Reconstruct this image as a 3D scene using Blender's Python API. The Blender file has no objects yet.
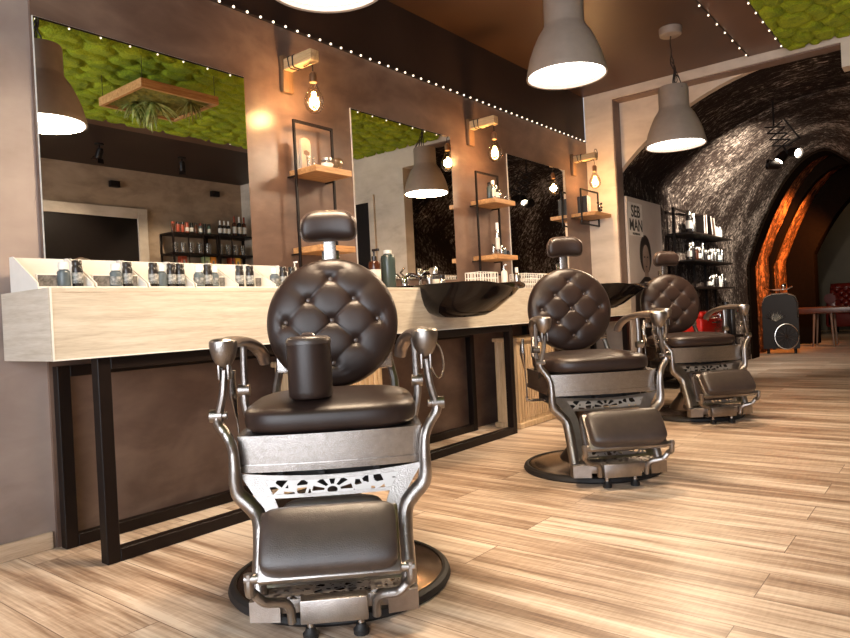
import bpy, bmesh, math, random
from mathutils import Vector, Matrix, noise
random.seed(7)
C = bpy.context.scene.collection
PI = math.pi
R_ = math.radians

# ------------------------------------------------------------------ helpers
class MB:
    """collects shapes in one bmesh; build() links them as one mesh object"""
    def __init__(s):
        s.bm = bmesh.new(); s.m = 0
    def poly(s, pts):
        f = s.bm.faces.new([s.bm.verts.new(p) for p in pts]); f.material_index = s.m; return f
    def box(s, x0, x1, y0, y1, z0, z1, bev=0.0, M=None, seg=2):
        t = bmesh.new()
        bmesh.ops.create_cube(t, size=1.0)
        for v in t.verts:
            v.co = Vector(((x0+x1)/2+v.co.x*(x1-x0), (y0+y1)/2+v.co.y*(y1-y0), (z0+z1)/2+v.co.z*(z1-z0)))
        if bev > 0:
            bmesh.ops.bevel(t, geom=t.edges[:], offset=bev, segments=seg, affect='EDGES', profile=0.5)
        s.merge(t, M)
        return s
    def merge(s, t, M=None):
        vs = {}
        for v in t.verts:
            vs[v] = s.bm.verts.new(M @ v.co if M else v.co)
        for f in t.faces:
            try:
                g = s.bm.faces.new([vs[v] for v in f.verts]); g.material_index = s.m
            except ValueError: pass
        t.free()
    def ring_loft(s, rings, close=True, cap=True):
        vr = [[s.bm.verts.new(p) for p in r] for r in rings]
        n = len(vr[0])
        for a, b in zip(vr[:-1], vr[1:]):
            for i in range(n if close else n-1):
                j = (i+1) % n
                f = s.bm.faces.new((a[i], a[j], b[j], b[i])); f.material_index = s.m
        if cap and close:
            for ends, r in ((0, list(reversed(vr[0]))), (1, vr[-1])):
                if cap is True or cap[ends]: f = s.bm.faces.new(r); f.material_index = s.m
        return s
    def tube(s, pts, r, seg=10, flat=1.0, up=None):
        """round (or flattened) bar along a path; r number or list"""
        P = [Vector(p) for p in pts]; n = len(P)
        rr = r if isinstance(r, (list, tuple)) else [r]*n
        u = Vector(up) if up else None
        rings = []
        prev = None
        for i in range(n):
            if i == 0: t = P[1]-P[0]
            elif i == n-1: t = P[-1]-P[-2]
            else: t = (P[i+1]-P[i]).normalized()+(P[i]-P[i-1]).normalized()
            t.normalize()
            if u is not None: a = u - t*u.dot(t)
            elif prev is None:
                a = Vector((0, 0, 1)) if abs(t.z) < .9 else Vector((1, 0, 0))
                a = a - t*a.dot(t)
            else: a = prev - t*prev.dot(t)
            a.normalize(); prev = a; b = t.cross(a)
            rings.append([P[i]+a*math.cos(2*PI*k/seg)*rr[i]+b*math.sin(2*PI*k/seg)*rr[i]*flat for k in range(seg)])
        return s.ring_loft(rings)
    def cyl(s, p0, p1, r0, r1=None, seg=20):
        return s.tube([p0, p1], [r0, r0 if r1 is None else r1], seg)
    def lathe(s, prof, c=(0, 0, 0), seg=24, M=None, sx=1.0, sy=1.0, close=False):
        rings = []
        for r, z in prof:
            r = max(r, 1e-4)
            ring = [Vector((c[0]+r*sx*math.cos(2*PI*k/seg), c[1]+r*sy*math.sin(2*PI*k/seg), c[2]+z)) for k in range(seg)]
            if M: ring = [M @ v for v in ring]
            rings.append(ring)
        if prof[0][0] > .001 and prof[-1][0] > .001 and close: rings.append(rings[0]); return s.ring_loft(rings, cap=False)
        return s.ring_loft(rings, cap=(prof[0][0] <= .001, prof[-1][0] <= .001))
    def superell(s, c, a, b, h, e1=.5, e2=.5, nu=40, nv=20, M=None, fn=None):
        def p(v, e): return math.copysign(abs(v)**e, v)
        rings = []
        for j in range(nv+1):
            v = -PI/2+PI*j/nv
            v = max(-PI/2+.03, min(PI/2-.03, v))
            ring = []
            for i in range(nu):
                u = 2*PI*i/nu
                q = Vector((a*p(math.cos(v), e1)*p(math.cos(u), e2), b*p(math.cos(v), e1)*p(math.sin(u), e2), h*p(math.sin(v), e1)))
                if fn: q = fn(q)
                q = q+Vector(c)
                ring.append(M @ q if M else q)
            rings.append(ring)
        return s.ring_loft(rings)
    def prism(s, pts2, lo, hi, axis='z', M=None):
        """polygon (2-D) pushed along an axis"""
        def mk(u, v, w):
            q = {'z': Vector((u, v, w)), 'y': Vector((u, w, v)), 'x': Vector((w, u, v))}[axis]
            return M @ q if M else q
        return s.ring_loft([[mk(u, v, lo) for u, v in pts2], [mk(u, v, hi) for u, v in pts2]])
    def build(s, name, mat, parent=None, smooth=True, ang=35, loc=None, keepn=False):
        if not keepn: bmesh.ops.recalc_face_normals(s.bm, faces=s.bm.faces[:])
        me = bpy.data.meshes.new(name); s.bm.to_mesh(me); s.bm.free()
        o = bpy.data.objects.new(name, me); C.objects.link(o)
        for m in (mat if isinstance(mat, (list, tuple)) else [mat]): me.materials.append(m)
        if smooth:
            me.shade_smooth(); me.set_sharp_from_angle(angle=R_(ang))
        if parent: o.parent = parent
        if loc: o.location = loc
        return o

def tag(o, label, cat, group=None):
    o['label'] = label; o['category'] = cat
    if group: o['group'] = group
    return o
def thing(name, label, cat, loc=(0, 0, 0), rz=0.0, group=None):
    o = bpy.data.objects.new(name, None); C.objects.link(o)
    o.empty_display_size = .1
    o.location = loc; o.rotation_euler = (0, 0, rz)
    return tag(o, label, cat, group)
def struct(name, mb, mat, smooth=False, **k):
    o = mb.build(name, mat, None, smooth, **k); o['kind'] = 'structure'; return o
def copy_tree(o, parent=None):
    c = o.copy(); C.objects.link(c); c.parent = parent
    for ch in list(o.children): copy_tree(ch, c)
    return c
def spline(pts, n=6):
    """Catmull-Rom through points"""
    P = [Vector(p) for p in pts]; P = [P[0]*2-P[1]]+P+[P[-1]*2-P[-2]]
    out = []
    for i in range(1, len(P)-2):
        for k in range(n):
            t = k/n; a, b, c, d = P[i-1:i+3]
            out.append(.5*((2*b)+(c-a)*t+(2*a-5*b+4*c-d)*t*t+(3*b-a-3*c+d)*t**3))
    out.append(P[-2]); return out
def lerp(a, b, t): return a+(b-a)*t

# ------------------------------------------------------------------ materials
def nt(name):
    m = bpy.data.materials.new(name); m.use_nodes = True
    t = m.node_tree; t.nodes.clear()
    o = t.nodes.new('ShaderNodeOutputMaterial'); b = t.nodes.new('ShaderNodeBsdfPrincipled')
    t.links.new(b.outputs[0], o.inputs[0])
    return m, t, b, o
def N(t, typ, **k):
    n = t.nodes.new(typ)
    for a, v in k.items(): setattr(n, a, v)
    return n
def coords(t, scale=(1, 1, 1), rot=(0, 0, 0), kind='Object'):
    tc = N(t, 'ShaderNodeTexCoord'); mp = N(t, 'ShaderNodeMapping')
    mp.inputs['Scale'].default_value = scale; mp.inputs['Rotation'].default_value = rot
    t.links.new(tc.outputs[kind], mp.inputs[0]); return mp.outputs[0]
def noi(t, vec, scale, detail=4, rough=.55, dist=0.0):
    n = N(t, 'ShaderNodeTexNoise'); n.inputs['Scale'].default_value = scale
    n.inputs['Detail'].default_value = detail; n.inputs['Roughness'].default_value = rough
    n.inputs['Distortion'].default_value = dist
    t.links.new(vec, n.inputs['Vector']); return n.outputs[0]
def ramp(t, fac, stops):
    r = N(t, 'ShaderNodeValToRGB'); e = r.color_ramp.elements
    while len(e) < len(stops): e.new(.5)
    for i in range(len(stops)-1, -1, -1): e[i].position = stops[i][0]
    for i, (p, c) in enumerate(stops): e[i].color = (*c, 1)
    t.links.new(fac, r.inputs[0]); return r.outputs[0]
def bump(t, b, h, strength=.2, dist=.01):
    n = N(t, 'ShaderNodeBump'); n.inputs['Strength'].default_value = strength; n.inputs['Distance'].default_value = dist
    t.links.new(h, n.inputs['Height']); t.links.new(n.outputs[0], b.inputs['Normal'])
def math_(t, op, a, b=None):
    n = N(t, 'ShaderNodeMath', operation=op)
    for i, v in enumerate((a, b)):
        if v is None: continue
        if isinstance(v, (int, float)): n.inputs[i].default_value = v
        else: t.links.new(v, n.inputs[i])
    return n.outputs[0]
def simple(name, col, rough=.5, metal=0.0, col2=None, nscale=20, bumps=0.0, bscale=200, stretch=(1, 1, 1), coat=0.0, spec=None, sheen=0):
    m, t, b, o = nt(name)
    b.inputs['Roughness'].default_value = rough; b.inputs['Metallic'].default_value = metal
    v = coords(t, stretch)
    c2 = col2 or tuple(x*.82 for x in col)
    t.links.new(ramp(t, noi(t, v, nscale), [(.35, col), (.65, c2)]), b.inputs['Base Color'])
    if bumps: bump(t, b, noi(t, v, bscale, 2), bumps, .002)
    if coat: b.inputs['Coat Weight'].default_value = coat
    if spec is not None: b.inputs['Specular IOR Level'].default_value = spec
    return m
def emit(name, col, s):
    m, t, b, o = nt(name)
    e = N(t, 'ShaderNodeEmission'); e.inputs[0].default_value = (*col, 1); e.inputs[1].default_value = s
    t.links.new(e.outputs[0], o.inputs[0]); return m
def clearglass(name, tint=(1, 1, 1), amount=.35, rough=.05):
    m, t, b, o = nt(name)
    tr = N(t, 'ShaderNodeBsdfTransparent'); gl = N(t, 'ShaderNodeBsdfGlossy'); mx = N(t, 'ShaderNodeMixShader')
    tr.inputs[0].default_value = (*tint, 1); gl.inputs['Roughness'].default_value = rough
    lw = N(t, 'ShaderNodeLayerWeight'); lw.inputs[0].default_value = amount
    t.links.new(lw.outputs['Facing'], mx.inputs[0]); t.links.new(tr.outputs[0], mx.inputs[1]); t.links.new(gl.outputs[0], mx.inputs[2])
    t.links.new(mx.outputs[0], o.inputs[0]); return m

M = {}
def plaster(name, c1, c2, c3, rough=.38, bs=.12):
    m, t, b, o = nt(name)
    v = coords(t)
    n1 = noi(t, v, 1.1, 5, .6, .4); n2 = noi(t, coords(t, (1, 1, 2.2), (.5, 0, 0)), 3.5, 6, .55, .4)
    mix = math_(t, 'ADD', math_(t, 'MULTIPLY', n1, .6), math_(t, 'MULTIPLY', n2, .4))
    t.links.new(ramp(t, mix, [(.36, c1), (.5, c2), (.66, c3)]), b.inputs['Base Color'])
    b.inputs['Roughness'].default_value = rough+.04
    bump(t, b, n2, bs, .01); return m
M['plaster'] = plaster('smoky_plaster', (.075, .044, .033), (.135, .083, .062), (.24, .160, .120), .26)
M['plaster_side'] = plaster('pale_smoky_plaster', (.25, .19, .165), (.34, .265, .235), (.42, .34, .30), .45)
M['plaster_grey'] = plaster('grey_plaster', (.42, .34, .27), (.58, .48, .39), (.70, .60, .50), .5, .2)
M['plaster_opp'] = plaster('tan_plaster', (.22, .15, .10), (.36, .26, .18), (.48, .36, .26), .5, .2)
M['dark_paint_and_shade'] = simple('dark_brown_paint_and_shade', (.020, .010, .007), .5, col2=(.030, .016, .011), nscale=2, spec=.3)  # real paint on the upper left wall, painted-in shade on the right ceiling
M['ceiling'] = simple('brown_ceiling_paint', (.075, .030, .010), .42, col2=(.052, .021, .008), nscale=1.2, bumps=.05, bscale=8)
M['border'] = simple('light_brown_ceiling_band', (.13, .065, .038), .4, col2=(.10, .05, .03), nscale=2)
M['leather'] = simple('dark_brown_leather', (.026, .014, .011), .38, col2=(.018, .010, .008), nscale=6, bumps=.25, bscale=420, spec=.38)
M['leather_foot'] = simple('grained_dark_leather', (.045, .031, .026), .38, col2=(.034, .023, .020), nscale=30, bumps=.4, bscale=350, spec=.65)
M['button'] = simple('leather_button', (.10, .065, .05), .32)
M['cast'] = simple('cast_aluminium', (.36, .33, .31), .30, 1.0, col2=(.26, .235, .22), nscale=14, bumps=.5, bscale=260)
M['polished'] = simple('brushed_aluminium', (.46, .43, .41), .26, 1.0, col2=(.38, .355, .335), nscale=60, bumps=.15, bscale=500)
M['darkmetal'] = simple('dark_steel', (.12, .09, .075), .35, .9, bumps=.1)
M['chrome'] = simple('chrome', (.85, .82, .78), .09, 1.0)
M['basemetal'] = simple('bronzed_base_metal', (.22, .17, .14), .22, .95, col2=(.16, .12, .10), nscale=5)
M['blackmetal'] = simple('black_powder_coated_steel', (.008, .004, .003), .45, spec=.22)
M['rubber'] = simple('black_rubber', (.012, .010, .010), .6)
M['gloss_black'] = simple('glossy_black_ceramic', (.006, .004, .004), .12, spec=.25)
M['shade'] = simple('grey_beige_lampshade', (.27, .21, .17), .5, col2=(.245, .19, .152))
M['shade_in'] = simple('white_inner_lampshade', (.8, .75, .68), .5)
M['cord'] = simple('dark_cable', (.02, .014, .012), .5)
M['white'] = simple('white_plastic', (.80, .77, .72), .35, col2=(.76, .73, .68))
M['red'] = simple('red_lacquer', (.55, .015, .010), .22, coat=.4)
M['bottle_grey'] = simple('blue_grey_bottle', (.09, .115, .13), .3)
M['bottle_dark'] = simple('dark_bottle', (.02, .016, .015), .25)
M['bottle_green'] = simple('dark_green_grey_bottle', (.045, .065, .06), .25)
M['bottle_brown'] = simple('brown_glass_bottle', (.07, .022, .010), .15)
M['spice_red'] = simple('red_spice', (.30, .045, .018), .35)
M['spice_teal'] = simple('teal_spice', (.08, .16, .12), .35)
M['silver'] = simple('silver_tin', (.7, .67, .62), .25, 1.0)
M['paper'] = simple('paper_label', (.72, .68, .62), .6)
M['greylabel'] = simple('printed_grey_label', (.05, .06, .065), .5, col2=(.42, .42, .40), nscale=70)
M['printgrey'] = simple('grey_print', (.045, .042, .04), .5, col2=(.20, .185, .175), nscale=60)
M['orange'] = simple('orange_card', (.75, .27, .03), .5)
M['yellow'] = simple('yellow_card', (.80, .45, .05), .5)
M['greenc'] = simple('pale_green_card', (.38, .45, .22), .5)
M['wax'] = simple('brown_book_cover', (.16, .10, .07), .5)
M['bookgrey'] = simple('grey_book_cover', (.45, .41, .38), .5)
M['glass'] = clearglass('clear_glass')
M['bulbglass'] = clearglass('clear_bulb_glass', (1, .93, .8), .25)
M['smoked'] = clearglass('dark_window_glass', (.25, .2, .18), .4)
M['filament'] = emit('glowing_filament', (1, .62, .26), 55)
M['bulbcore'] = emit('glowing_bulb_core', (1, .50, .16), 9)
M['lens'] = emit('lit_pendant_diffuser', (1, .90, .78), 9)
M['fairy'] = emit('lit_fairy_bulb', (1, .80, .58), 2.2)
M['spotface'] = emit('lit_spot_face', (1, .84, .65), 18)
M['leaf'] = simple('variegated_leaf', (.13, .20, .03), .45, col2=(.45, .46, .16), nscale=25)
M['leaf2'] = simple('olive_leaf', (.16, .15, .03), .45, col2=(.32, .27, .07), nscale=25)
M['drymoss'] = simple('brown_moss', (.10, .10, .015), .9, col2=(.22, .20, .03), nscale=40, bumps=1, bscale=60)
M['redleather'] = simple('oxblood_leather', (.16, .014, .010), .3, bumps=.2)
M['backroom'] = simple('olive_grey_wall', (.12, .105, .075), .6, col2=(.085, .075, .055), nscale=1)
M['dark'] = simple('near_black_panel', (.010, .006, .005), .5, spec=.2)
M['portrait'] = simple('poster_backing', (.40, .34, .31), .5, col2=(.46, .40, .36), nscale=3)
M['skin'] = simple('printed_skin_tone', (.20, .14, .11), .5, col2=(.28, .21, .18), nscale=12)
M['ink'] = simple('printed_black', (.014, .009, .009), .5)
M['posterwhite'] = simple('printed_white', (.66, .62, .58), .5)

def mirror_mat():
    m, t, b, o = nt('mirror_glass')
    b.inputs['Metallic'].default_value = 1; b.inputs['Roughness'].default_value = .0
    b.inputs['Base Color'].default_value = (.86, .85, .80, 1); return m
M['mirror'] = mirror_mat()

def wood(name, c1, c2, c3, axis='y', rough=.45, g=1.0):
    m, t, b, o = nt(name)
    sc = {'y': (14, .9, 14), 'x': (.9, 14, 14), 'z': (14, 14, .9)}[axis]
    v = coords(t, tuple(q*g for q in sc))
    n = noi(t, v, 3.0, 6, .6, .6)
    v2 = coords(t, tuple(q*g*5 for q in sc)); n2 = noi(t, v2, 4.0, 3, .6)
    mx = math_(t, 'ADD', math_(t, 'MULTIPLY', n, .65), math_(t, 'MULTIPLY', n2, .35))
    t.links.new(ramp(t, mx, [(.36, c1), (.5, c2), (.64, c3)]), b.inputs['Base Color'])
    b.inputs['Roughness'].default_value = rough; bump(t, b, n2, .12, .002); return m
M['counter'] = wood('pale_limed_wood', (.47, .40, .315), (.58, .515, .42), (.66, .61, .52), 'y', .4)
M['shelfwood'] = wood('honey_wood', (.30, .135, .045), (.46, .23, .085), (.60, .34, .14), 'y', .5)
M['bracketwood'] = wood('light_pine', (.42, .25, .11), (.60, .40, .20), (.72, .52, .30), 'x', .5)
M['plinthwood'] = wood('pale_oak', (.42, .28, .15), (.56, .40, .24), (.68, .52, .34), 'z', .45)
M['baseboard'] = wood('beige_baseboard', (.40, .29, .20), (.52, .39, .28), (.60, .47, .35), 'y', .45)

def floor_mat():
    m, t, b, o = nt('striped_plank_floor')
    v = coords(t)
    br = N(t, 'ShaderNodeTexBrick'); t.links.new(v, br.inputs[0])
    br.offset = .37; br.inputs['Scale'].default_value = 1.0
    br.inputs['Brick Width'].default_value = 1.25; br.inputs['Row Height'].default_value = .19
    br.inputs['Mortar Size'].default_value = .0015; br.inputs['Mortar Smooth'].default_value = .3
    br.inputs['Color1'].default_value = (0, 0, 0, 1); br.inputs['Color2'].default_value = (1, 1, 1, 1); br.inputs['Mortar'].default_value = (.5, .5, .5, 1)
    # per plank shift of the grain
    va = N(t, 'ShaderNodeVectorMath', operation='MULTIPLY_ADD'); t.links.new(br.outputs['Color'], va.inputs[0])
    va.inputs[1].default_value = (7, 3, 1); t.links.new(v, va.inputs[2])
    mp = N(t, 'ShaderNodeMapping'); mp.inputs['Scale'].default_value = (.55, 9, 1); t.links.new(va.outputs[0], mp.inputs[0])
    g1 = noi(t, mp.outputs[0], 1.6, 5, .6, .5)
    mp2 = N(t, 'ShaderNodeMapping'); mp2.inputs['Scale'].default_value = (3, 70, 1); t.links.new(va.outputs[0], mp2.inputs[0])
    g2 = noi(t, mp2.outputs[0], 1.5, 3, .6)
    mp3 = N(t, 'ShaderNodeMapping'); mp3.inputs['Scale'].default_value = (60, 6, 1); t.links.new(va.outputs[0], mp3.inputs[0])
    g3 = noi(t, mp3.outputs[0], 1.5, 2, .6)
    s = math_(t, 'ADD', math_(t, 'MULTIPLY', g1, .67), math_(t, 'MULTIPLY', g2, .26))
    s = math_(t, 'ADD', s, math_(t, 'MULTIPLY', g3, .07))
    sep = N(t, 'ShaderNodeSeparateColor'); t.links.new(br.outputs['Color'], sep.inputs[0])
    s = math_(t, 'ADD', s, math_(t, 'MULTIPLY', math_(t, 'SUBTRACT', sep.outputs[0], .5), .07))
    col = ramp(t, s, [(.34, (.175, .105, .07)), (.44, (.36, .25, .175)), (.52, (.57, .44, .335)), (.62, (.78, .665, .55))])
    mix = N(t, 'ShaderNodeMix', data_type='RGBA'); t.links.new(br.outputs['Fac'], mix.inputs[0]); t.links.new(col, mix.inputs[6])
    mix.inputs[7].default_value = (.16, .10, .07, 1); t.links.new(mix.outputs[2], b.inputs['Base Color'])
    b.inputs['Roughness'].default_value = .33
    bump(t, b, s, .12, .003); return m
M['floor'] = floor_mat()

def brick_mat(name, dark, light, thr=.55, u=3.0, v=26.0, soft=.05, big=.25):
    """dark painted brick with pale scratchy flecks running round the arch (UV u = round the arch)"""
    m, t, b, o = nt(name)
    n1 = noi(t, coords(t, (u, v, 1), kind='UV'), 1.0, 4, .75, .3)
    n2 = noi(t, coords(t, (u*2.2, v*.45, 1), kind='UV'), 1.0, 3, .7, .5)
    n3 = noi(t, coords(t, (1.6, 2.2, 1), kind='UV'), 1.0, 3, .5)
    s = math_(t, 'ADD', math_(t, 'MULTIPLY', n1, .6), math_(t, 'MULTIPLY', n2, .4))
    s = math_(t, 'ADD', s, math_(t, 'MULTIPLY', math_(t, 'SUBTRACT', n3, .5), big))
    t.links.new(ramp(t, s, [(thr-soft, dark), (thr+soft*.2, tuple(lerp(a, c, .25) for a, c in zip(dark, light))), (thr+soft, light)]), b.inputs['Base Color'])
    b.inputs['Roughness'].default_value = .8; b.inputs['Specular IOR Level'].default_value = .15; bump(t, b, s, .8, .03); return m
M['vault'] = brick_mat('dark_brick_vault', (.016, .009, .007), (.60, .49, .41), .585, 7, 40, .06)
M['vault2'] = brick_mat('grey_brick_vault', (.030, .019, .015), (.66, .56, .48), .555, 12, 44, .075, .45)
M['orangebrick'] = brick_mat('rust_brick', (.030, .009, .004), (.55, .22, .085), .52, 7, 16, .08, .55)
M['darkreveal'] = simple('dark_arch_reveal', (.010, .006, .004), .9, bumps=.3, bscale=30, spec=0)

def moss_mat():
    m, t, b, o = nt('green_moss')
    v = coords(t); n = noi(t, v, 9, 6, .7); n2 = noi(t, v, 90, 3, .7)
    s = math_(t, 'ADD', math_(t, 'MULTIPLY', n, .6), math_(t, 'MULTIPLY', n2, .4))
    t.links.new(ramp(t, s, [(.35, (.13, .21, .004)), (.5, (.30, .40, .006)), (.65, (.46, .53, .012))]), b.inputs['Base Color'])
    b.inputs['Roughness'].default_value = .9; bump(t, b, n2, 1.0, .02); return m
M['moss'] = moss_mat()

def filigree():
    """cast metal pierced with a fan in the middle and scrollwork either side (true holes)"""
    m, t, b, o = nt('pierced_cast_metal')
    b.inputs['Base Color'].default_value = (.42, .39, .37, 1); b.inputs['Metallic'].default_value = .8; b.inputs['Roughness'].default_value = .45
    v = coords(t, (26, 26, 26), kind='Object')
    vo = N(t, 'ShaderNodeTexVoronoi', feature='DISTANCE_TO_EDGE'); t.links.new(v, vo.inputs[0]); vo.inputs['Scale'].default_value = 1.5
    nz = noi(t, v, 1.2, 1, .5)
    hole = math_(t, 'GREATER_THAN', vo.outputs[0], .13)
    hole = math_(t, 'MULTIPLY', hole, math_(t, 'GREATER_THAN', nz, .36))
    tr = N(t, 'ShaderNodeBsdfTransparent'); mx = N(t, 'ShaderNodeMixShader')
    t.links.new(hole, mx.inputs[0]); t.links.new(b.outputs[0], mx.inputs[1]); t.links.new(tr.outputs[0], mx.inputs[2]); t.links.new(mx.outputs[0], o.inputs[0])
    return m
M['filigree'] = filigree()
def fan_mat(zc):
    m, t, b, o = nt('pierced_fan_metal')
    b.inputs['Base Color'].default_value = (.42, .39, .37, 1); b.inputs['Metallic'].default_value = .85; b.inputs['Roughness'].default_value = .42
    tc = N(t, 'ShaderNodeTexCoord'); sp = N(t, 'ShaderNodeSeparateXYZ'); t.links.new(tc.outputs['Object'], sp.inputs[0])
    x = sp.outputs[0]; z = math_(t, 'SUBTRACT', sp.outputs[2], zc)
    a = math_(t, 'ARCTAN2', math_(t, 'MULTIPLY', x, .62), z)
    rr = math_(t, 'SQRT', math_(t, 'ADD', math_(t, 'MULTIPLY', math_(t, 'MULTIPLY', x, x), .38), math_(t, 'MULTIPLY', z, z)))
    pet = math_(t, 'GREATER_THAN', math_(t, 'COSINE', math_(t, 'MULTIPLY', a, 9.0)), -.15)
    pet = math_(t, 'MULTIPLY', pet, math_(t, 'GREATER_THAN', rr, .0135)); pet = math_(t, 'MULTIPLY', pet, math_(t, 'LESS_THAN', rr, .033))
    core = math_(t, 'LESS_THAN', rr, .0085); h = math_(t, 'MAXIMUM', pet, core)
    tr = N(t, 'ShaderNodeBsdfTransparent'); mx = N(t, 'ShaderNodeMixShader')
    t.links.new(h, mx.inputs[0]); t.links.new(b.outputs[0], mx.inputs[1]); t.links.new(tr.outputs[0], mx.inputs[2]); t.links.new(mx.outputs[0], o.inputs[0])
    return m
M['fan'] = fan_mat(.326)

# ------------------------------------------------------------------ the setting
WX, OX, CZ, FY, BY = -2.62, 2.42, 2.655, 5.73, -1.7
b = MB(); b.box(-4.2, OX+.1, BY-.1, 18, -.1, 0); struct('floor', b, M['floor'])
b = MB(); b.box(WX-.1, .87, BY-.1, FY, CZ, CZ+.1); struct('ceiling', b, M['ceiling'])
b = MB(); b.box(.87, OX+.1, BY-.1, FY, CZ, CZ+.1); struct('ceiling', b, M['dark_paint_and_shade'])  # unlit right part of the same ceiling, its shade put into the colour
b = MB(); b.box(WX-.1, WX-.015, BY, 1.082, 0, CZ); struct('wall_left', b, M['plaster_side'])
b = MB(); b.box(WX-.1, WX, 1.082, FY, 0, 2.245); struct('wall_left', b, M['plaster'])
b = MB(); b.box(WX-.1, WX-.006, 1.082, FY, 2.245, CZ); struct('wall_left', b, M['dark_paint_and_shade'])
b = MB(); b.box(OX, OX+.1, BY, FY+.1, 0, CZ); struct('wall_right', b, M['plaster_opp'])
b = MB(); b.box(WX-.015, WX-.002, BY, 1.068, 0, .062, .003); struct('baseboard_left', b, M['baseboard'])
b = MB(); b.box(OX-.014, OX-.001, BY+.01, 2.5, 0, .062, .003); struct('baseboard_right', b, M['baseboard'])
# wall with the rectangular opening towards the brick vault
b = MB()
b.prism([(WX, 0), (-2.36, 0), (-2.36, 2.58), (-.64, 2.58), (-.64, 2.40), (-.45, 2.40), (-.45, 0), (OX, 0), (OX, CZ), (WX, CZ)], FY, FY+.14, 'y')
struct('wall_back', b, M['plaster_grey'])
b = MB()   # darker jamb lining round the opening
b.box(-2.362, -2.352, FY+.012, FY+.15, 0, 2.578); b.box(-2.352, -.64, FY+.012, FY+.15, 2.570, 2.579)
struct('trim_1', b, simple('brown_jamb_paint', (.20, .13, .10), .5))
# front wall with the shop window
b = MB(); b.box(WX-.1, -1.7, BY-.1, BY, 0, CZ); b.box(2.1, OX+.1, BY-.1, BY, 0, CZ); b.box(-1.7, 2.1, BY-.1, BY, 0, .25); b.box(-1.7, 2.1, BY-.1, BY, 2.45, CZ)
struct('wall_front', b, M['plaster_side'])
b = MB()
for x in (-1.7, -.46, .80, 2.04): b.box(x, x+.06, BY-.07, BY-.01, .25, 2.45, .004)
b.box(-1.64, 2.04, BY-.07, BY-.01, .25, .31); b.box(-1.64, 2.04, BY-.07, BY-.01, 2.39, 2.45)
w = struct('window_1', b, M['blackmetal'])
b = MB(); b.box(-1.64, 2.04, BY-.045, BY-.04, .31, 2.39); b.build('pane', M['glass'], w, False)

def arch_pts(xl, xr, xa, zs, za, circ=False, pr=2.0, nw=6, na=22):
    """outline of a vault: left wall up, over the arch, right wall down"""
    P = []
    for i in range(nw): P.append((xl, zs*i/nw))
    half = (xr-xl)/2; h = za-zs; Rr = (half*half+h*h)/(2*h)
    for i in range(na*2+1):
        t = i/(2*na)*PI
        if t <= PI/2: x = xa-(xa-xl)*math.cos(t); u = abs((x-xa)/(xa-xl))
        else: x = xa-(xr-xa)*math.cos(t); u = abs((x-xa)/(xr-xa))
        if circ:
            z = (za-Rr)+math.sqrt(max(Rr*Rr-((u*half))**2, 0))
        else: z = zs+h*(1-u**(2.0 if t <= PI/2 else pr))
        P.append((x, z))
    for i in range(nw-1, -1, -1): P.append((xr, zs*i/nw))
    return P
def loft_vault(name, prof0, prof1, y0, y1, mat, ny=24, rough=.012, sx=0.0):
    bm = bmesh.new(); uv = bm.loops.layers.uv.new('UVMap')
    rows = []; L = []
    for j in range(ny+1):
        t = j/ny; y = lerp(y0, y1, t)
        pr = [(lerp(a[0], c[0], t), lerp(a[1], c[1], t)) for a, c in zip(prof0, prof1)]
        row = []; l = 0; ll = []
        for i, (x, z) in enumerate(pr):
            if i: l += math.hypot(x-pr[i-1][0], z-pr[i-1][1])
            ll.append(l)
            n = noise.noise(Vector((x*5, y*5, z*5)))*rough + noise.noise(Vector((x*17, y*23, z*17)))*rough*.7
            if j in (0, ny): n = 0
            cx = (prof0[0][0]+prof0[-1][0])/2; d = Vector((x-cx, 0, z-1.0)); d.normalize()
            row.append(bm.verts.new((x+d.x*n, y, z+d.z*n if z > .01 else z)))
        rows.append(row); L.append(ll)
    for j in range(ny):
        for i in range(len(rows[0])-1):
            f = bm.faces.new((rows[j][i], rows[j][i+1], rows[j+1][i+1], rows[j+1][i]))
            for lp, (jj, ii) in zip(f.loops, ((j, i), (j, i+1), (j+1, i+1), (j+1, i))):
                lp[uv].uv = (L[jj][ii], lerp(y0, y1, jj/ny))
    me = bpy.data.meshes.new(name); bm.to_mesh(me); bm.free(); me.materials.append(mat); me.shade_smooth()
    o = bpy.data.objects.new(name, me); C.objects.link(o); o['kind'] = 'structure'
    s = o.modifiers.new('thick', 'SOLIDIFY'); s.thickness = .06; s.offset = 1
    return o
def holed_wall(name, prof, xl, xr, zt, y0, y1, mat, reveal=None):
    """wall between outer rectangle and an arch outline"""
    b = MB()
    n = len(prof)
    b.prism([(xl, 0)]+prof+[(xr, 0), (xr, zt), (xl, zt)], y0, y1, 'y')
    return struct(name, b, mat)
PA = arch_pts(-2.38, .62, -.88, 1.966, 2.62, True)
holed_wall('wall_arch', PA, -2.46, .75, 2.70, 5.875, 5.95, M['plaster_grey'])
loft_vault('wall_vault', PA, PA, 5.95, 7.1, M['vault'], 24, .02)
PB = arch_pts(-2.20, -.36, -1.28, 1.2, 2.55, False, 1.5)
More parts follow.
